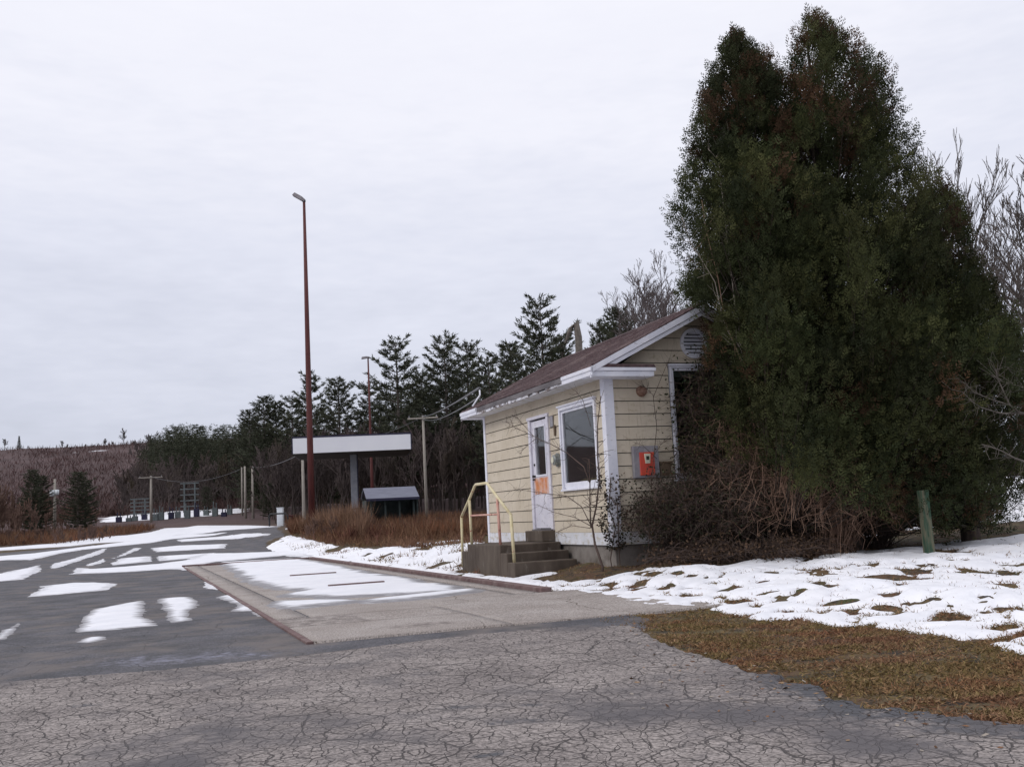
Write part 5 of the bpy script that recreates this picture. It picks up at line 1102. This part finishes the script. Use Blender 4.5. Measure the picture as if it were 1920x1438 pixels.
# traced thin stems -------------------------------------------------------
def onplane(px, py, off, axis='x'):
    v = np.array([Vx, Vy, 0]) if axis == 'x' else np.array([-Vy, Vx, 0]); d = ray(px, py); c = C0+v*off; t = ((c-CAM)@v)/(d@v); return CAM+d*t
def traced(name, lines, off, axis, mt, label, cat, seed=1, twig=0, tl=.2, parts=('stem', 'branch'), ground_first=True, jit=.05):
    r = np.random.default_rng(seed); first = onplane(*lines[0][0][0], off, axis); z0 = zT(first[0], first[1]); o = empty(name, (first[0], first[1], z0), 0, label, cat); org = np.array([first[0], first[1], z0])
    T0, T1, TR = [], [], []
    for li, (pts, ra, rb) in enumerate(lines):
        Q = [onplane(*p_, off, axis)-org for p_ in pts]
        if li == 0 and ground_first: Q = [Q[0]*[1, 1, 0]-[0, 0, .1]]+Q
        dep = r.normal(size=3)*[.06, .06, 0]; Q = [q+dep*(i/len(Q)) for i, q in enumerate(Q)]
        MB().tube([tuple(q) for q in Q], list(np.linspace(ra, rb, len(Q))), 6).build(parts[0] if li == 0 else parts[1], M[mt], o, smooth=True)
        for k in range(int(twig*len(Q))):
            t = r.uniform(.3, 1)*(len(Q)-1.001); i = int(t); q = Q[i]+(Q[i+1]-Q[i])*(t-i); d = r.normal(size=3)+(Q[i+1]-Q[i])/np.linalg.norm(Q[i+1]-Q[i])*.8; d /= np.linalg.norm(d); l = tl*r.uniform(.4, 1.2); q2 = q+d*l*.5; d2 = d+r.normal(size=3)*.4; d2 /= np.linalg.norm(d2); T0 += [q, q2]; T1 += [q2, q2+d2*l*.5]; TR += [rb*.8, rb*.6]
    if T0: TR = np.array(TR); V, F = segs(T0, T1, TR, TR*.7, 4); fastmesh('twigs', V, F, M[mt], o)
    return o
traced('sapling', [([(1128, 1062), (1112, 1020), (1105, 985), (1111, 950), (1115, 900), (1110, 860), (1108, 800), (1112, 745)], .022, .006), ([(1108, 990), (1106, 950), (1106, 905), (1104, 860)], .012, .007),
 ([(1106, 905), (1095, 875), (1065, 850), (1035, 833), (1000, 817), (965, 800), (950, 790)], .010, .004), ([(1000, 817), (985, 803), (965, 782), (953, 778)], .005, .003), ([(1028, 832), (1005, 822), (985, 840), (978, 850)], .005, .003),
 ([(1108, 985), (1090, 950), (1062, 930), (1020, 925), (985, 920), (960, 915)], .009, .003), ([(1106, 985), (1080, 970), (1040, 960), (1010, 945)], .007, .003), ([(1106, 990), (1070, 985), (1040, 998)], .006, .003), ([(1112, 950), (1140, 930), (1160, 950)], .006, .003), ([(1108, 800), (1095, 750), (1085, 735)], .005, .003)],
 -.45, 'x', 'darkcane', 'thin dark leafless sapling in front of the picture window', 'sapling', 3, 5, .26)
traced('sapling', [([(1450, 960), (1405, 700), (1370, 630), (1356, 595), (1343, 530), (1323, 496), (1298, 457), (1282, 409)], .010, .005)], -1.25, 'y', 'palebark', 'pale bare stem bending left in front of the evergreens', 'sapling', 5, 3, .3)
traced('sapling', [([(1455, 960), (1410, 700), (1380, 640), (1375, 560), (1364, 474), (1358, 422), (1349, 345), (1343, 297), (1323, 276)], .011, .005), ([(1343, 297), (1352, 275), (1360, 241)], .008, .004), ([(1358, 440), (1345, 425), (1338, 408)], .007, .004), ([(1360, 440), (1375, 425), (1382, 412)], .006, .004)], -1.3, 'y', 'palebark', 'tallest pale bare stem, forked at its tip before the evergreens', 'sapling', 6, 3, .3)
traced('sapling', [([(1460, 960), (1420, 720), (1386, 640), (1386, 573), (1392, 543), (1405, 474), (1423, 431), (1436, 358)], .010, .005)], -1.25, 'y', 'palebark', 'pale bare stem curving right in front of the evergreens', 'sapling', 7, 2, .25)
traced('sapling', [([(1440, 960), (1400, 700), (1362, 600), (1349, 517), (1328, 431), (1321, 375)], .010, .005)], -1.3, 'y', 'cane', 'reddish brown bare stem among the pale ones', 'sapling', 9, 3, .35)
traced('bare_tree', [([(2060, 1060), (2050, 900), (2000, 820), (1960, 790)], .07, .03), ([(1960, 790), (1920, 776), (1908, 773), (1890, 759), (1880, 739), (1865, 709), (1862, 694)], .022, .006), ([(1920, 777), (1908, 775), (1873, 775), (1835, 764), (1816, 752), (1798, 735)], .014, .005), ([(1890, 759), (1853, 747), (1827, 736), (1813, 723)], .010, .004),
 ([(2000, 820), (1960, 750), (1920, 727), (1885, 716), (1865, 705)], .02, .005), ([(2050, 900), (1960, 880), (1897, 859), (1868, 845), (1832, 834)], .02, .005), ([(1960, 750), (1930, 690), (1900, 700)], .012, .005)], -3.6, 'y', 'greybranch', 'pale bare boughs reaching in from the right edge before the evergreens', 'tree', 10, 5, .35)
# sparse twigs over the gable corner
traced('sapling', [([(1215, 1062), (1222, 900), (1232, 800), (1225, 740), (1205, 720)], .008, .003), ([(1232, 860), (1205, 835), (1190, 830)], .005, .002), ([(1225, 745), (1250, 690), (1262, 670)], .005, .002), ([(1222, 860), (1240, 832), (1250, 825)], .005, .002)], -.35, 'y', 'darkcane', 'wispy twigs crossing the red panel and the gable siding', 'sapling', 12, 6, .25)
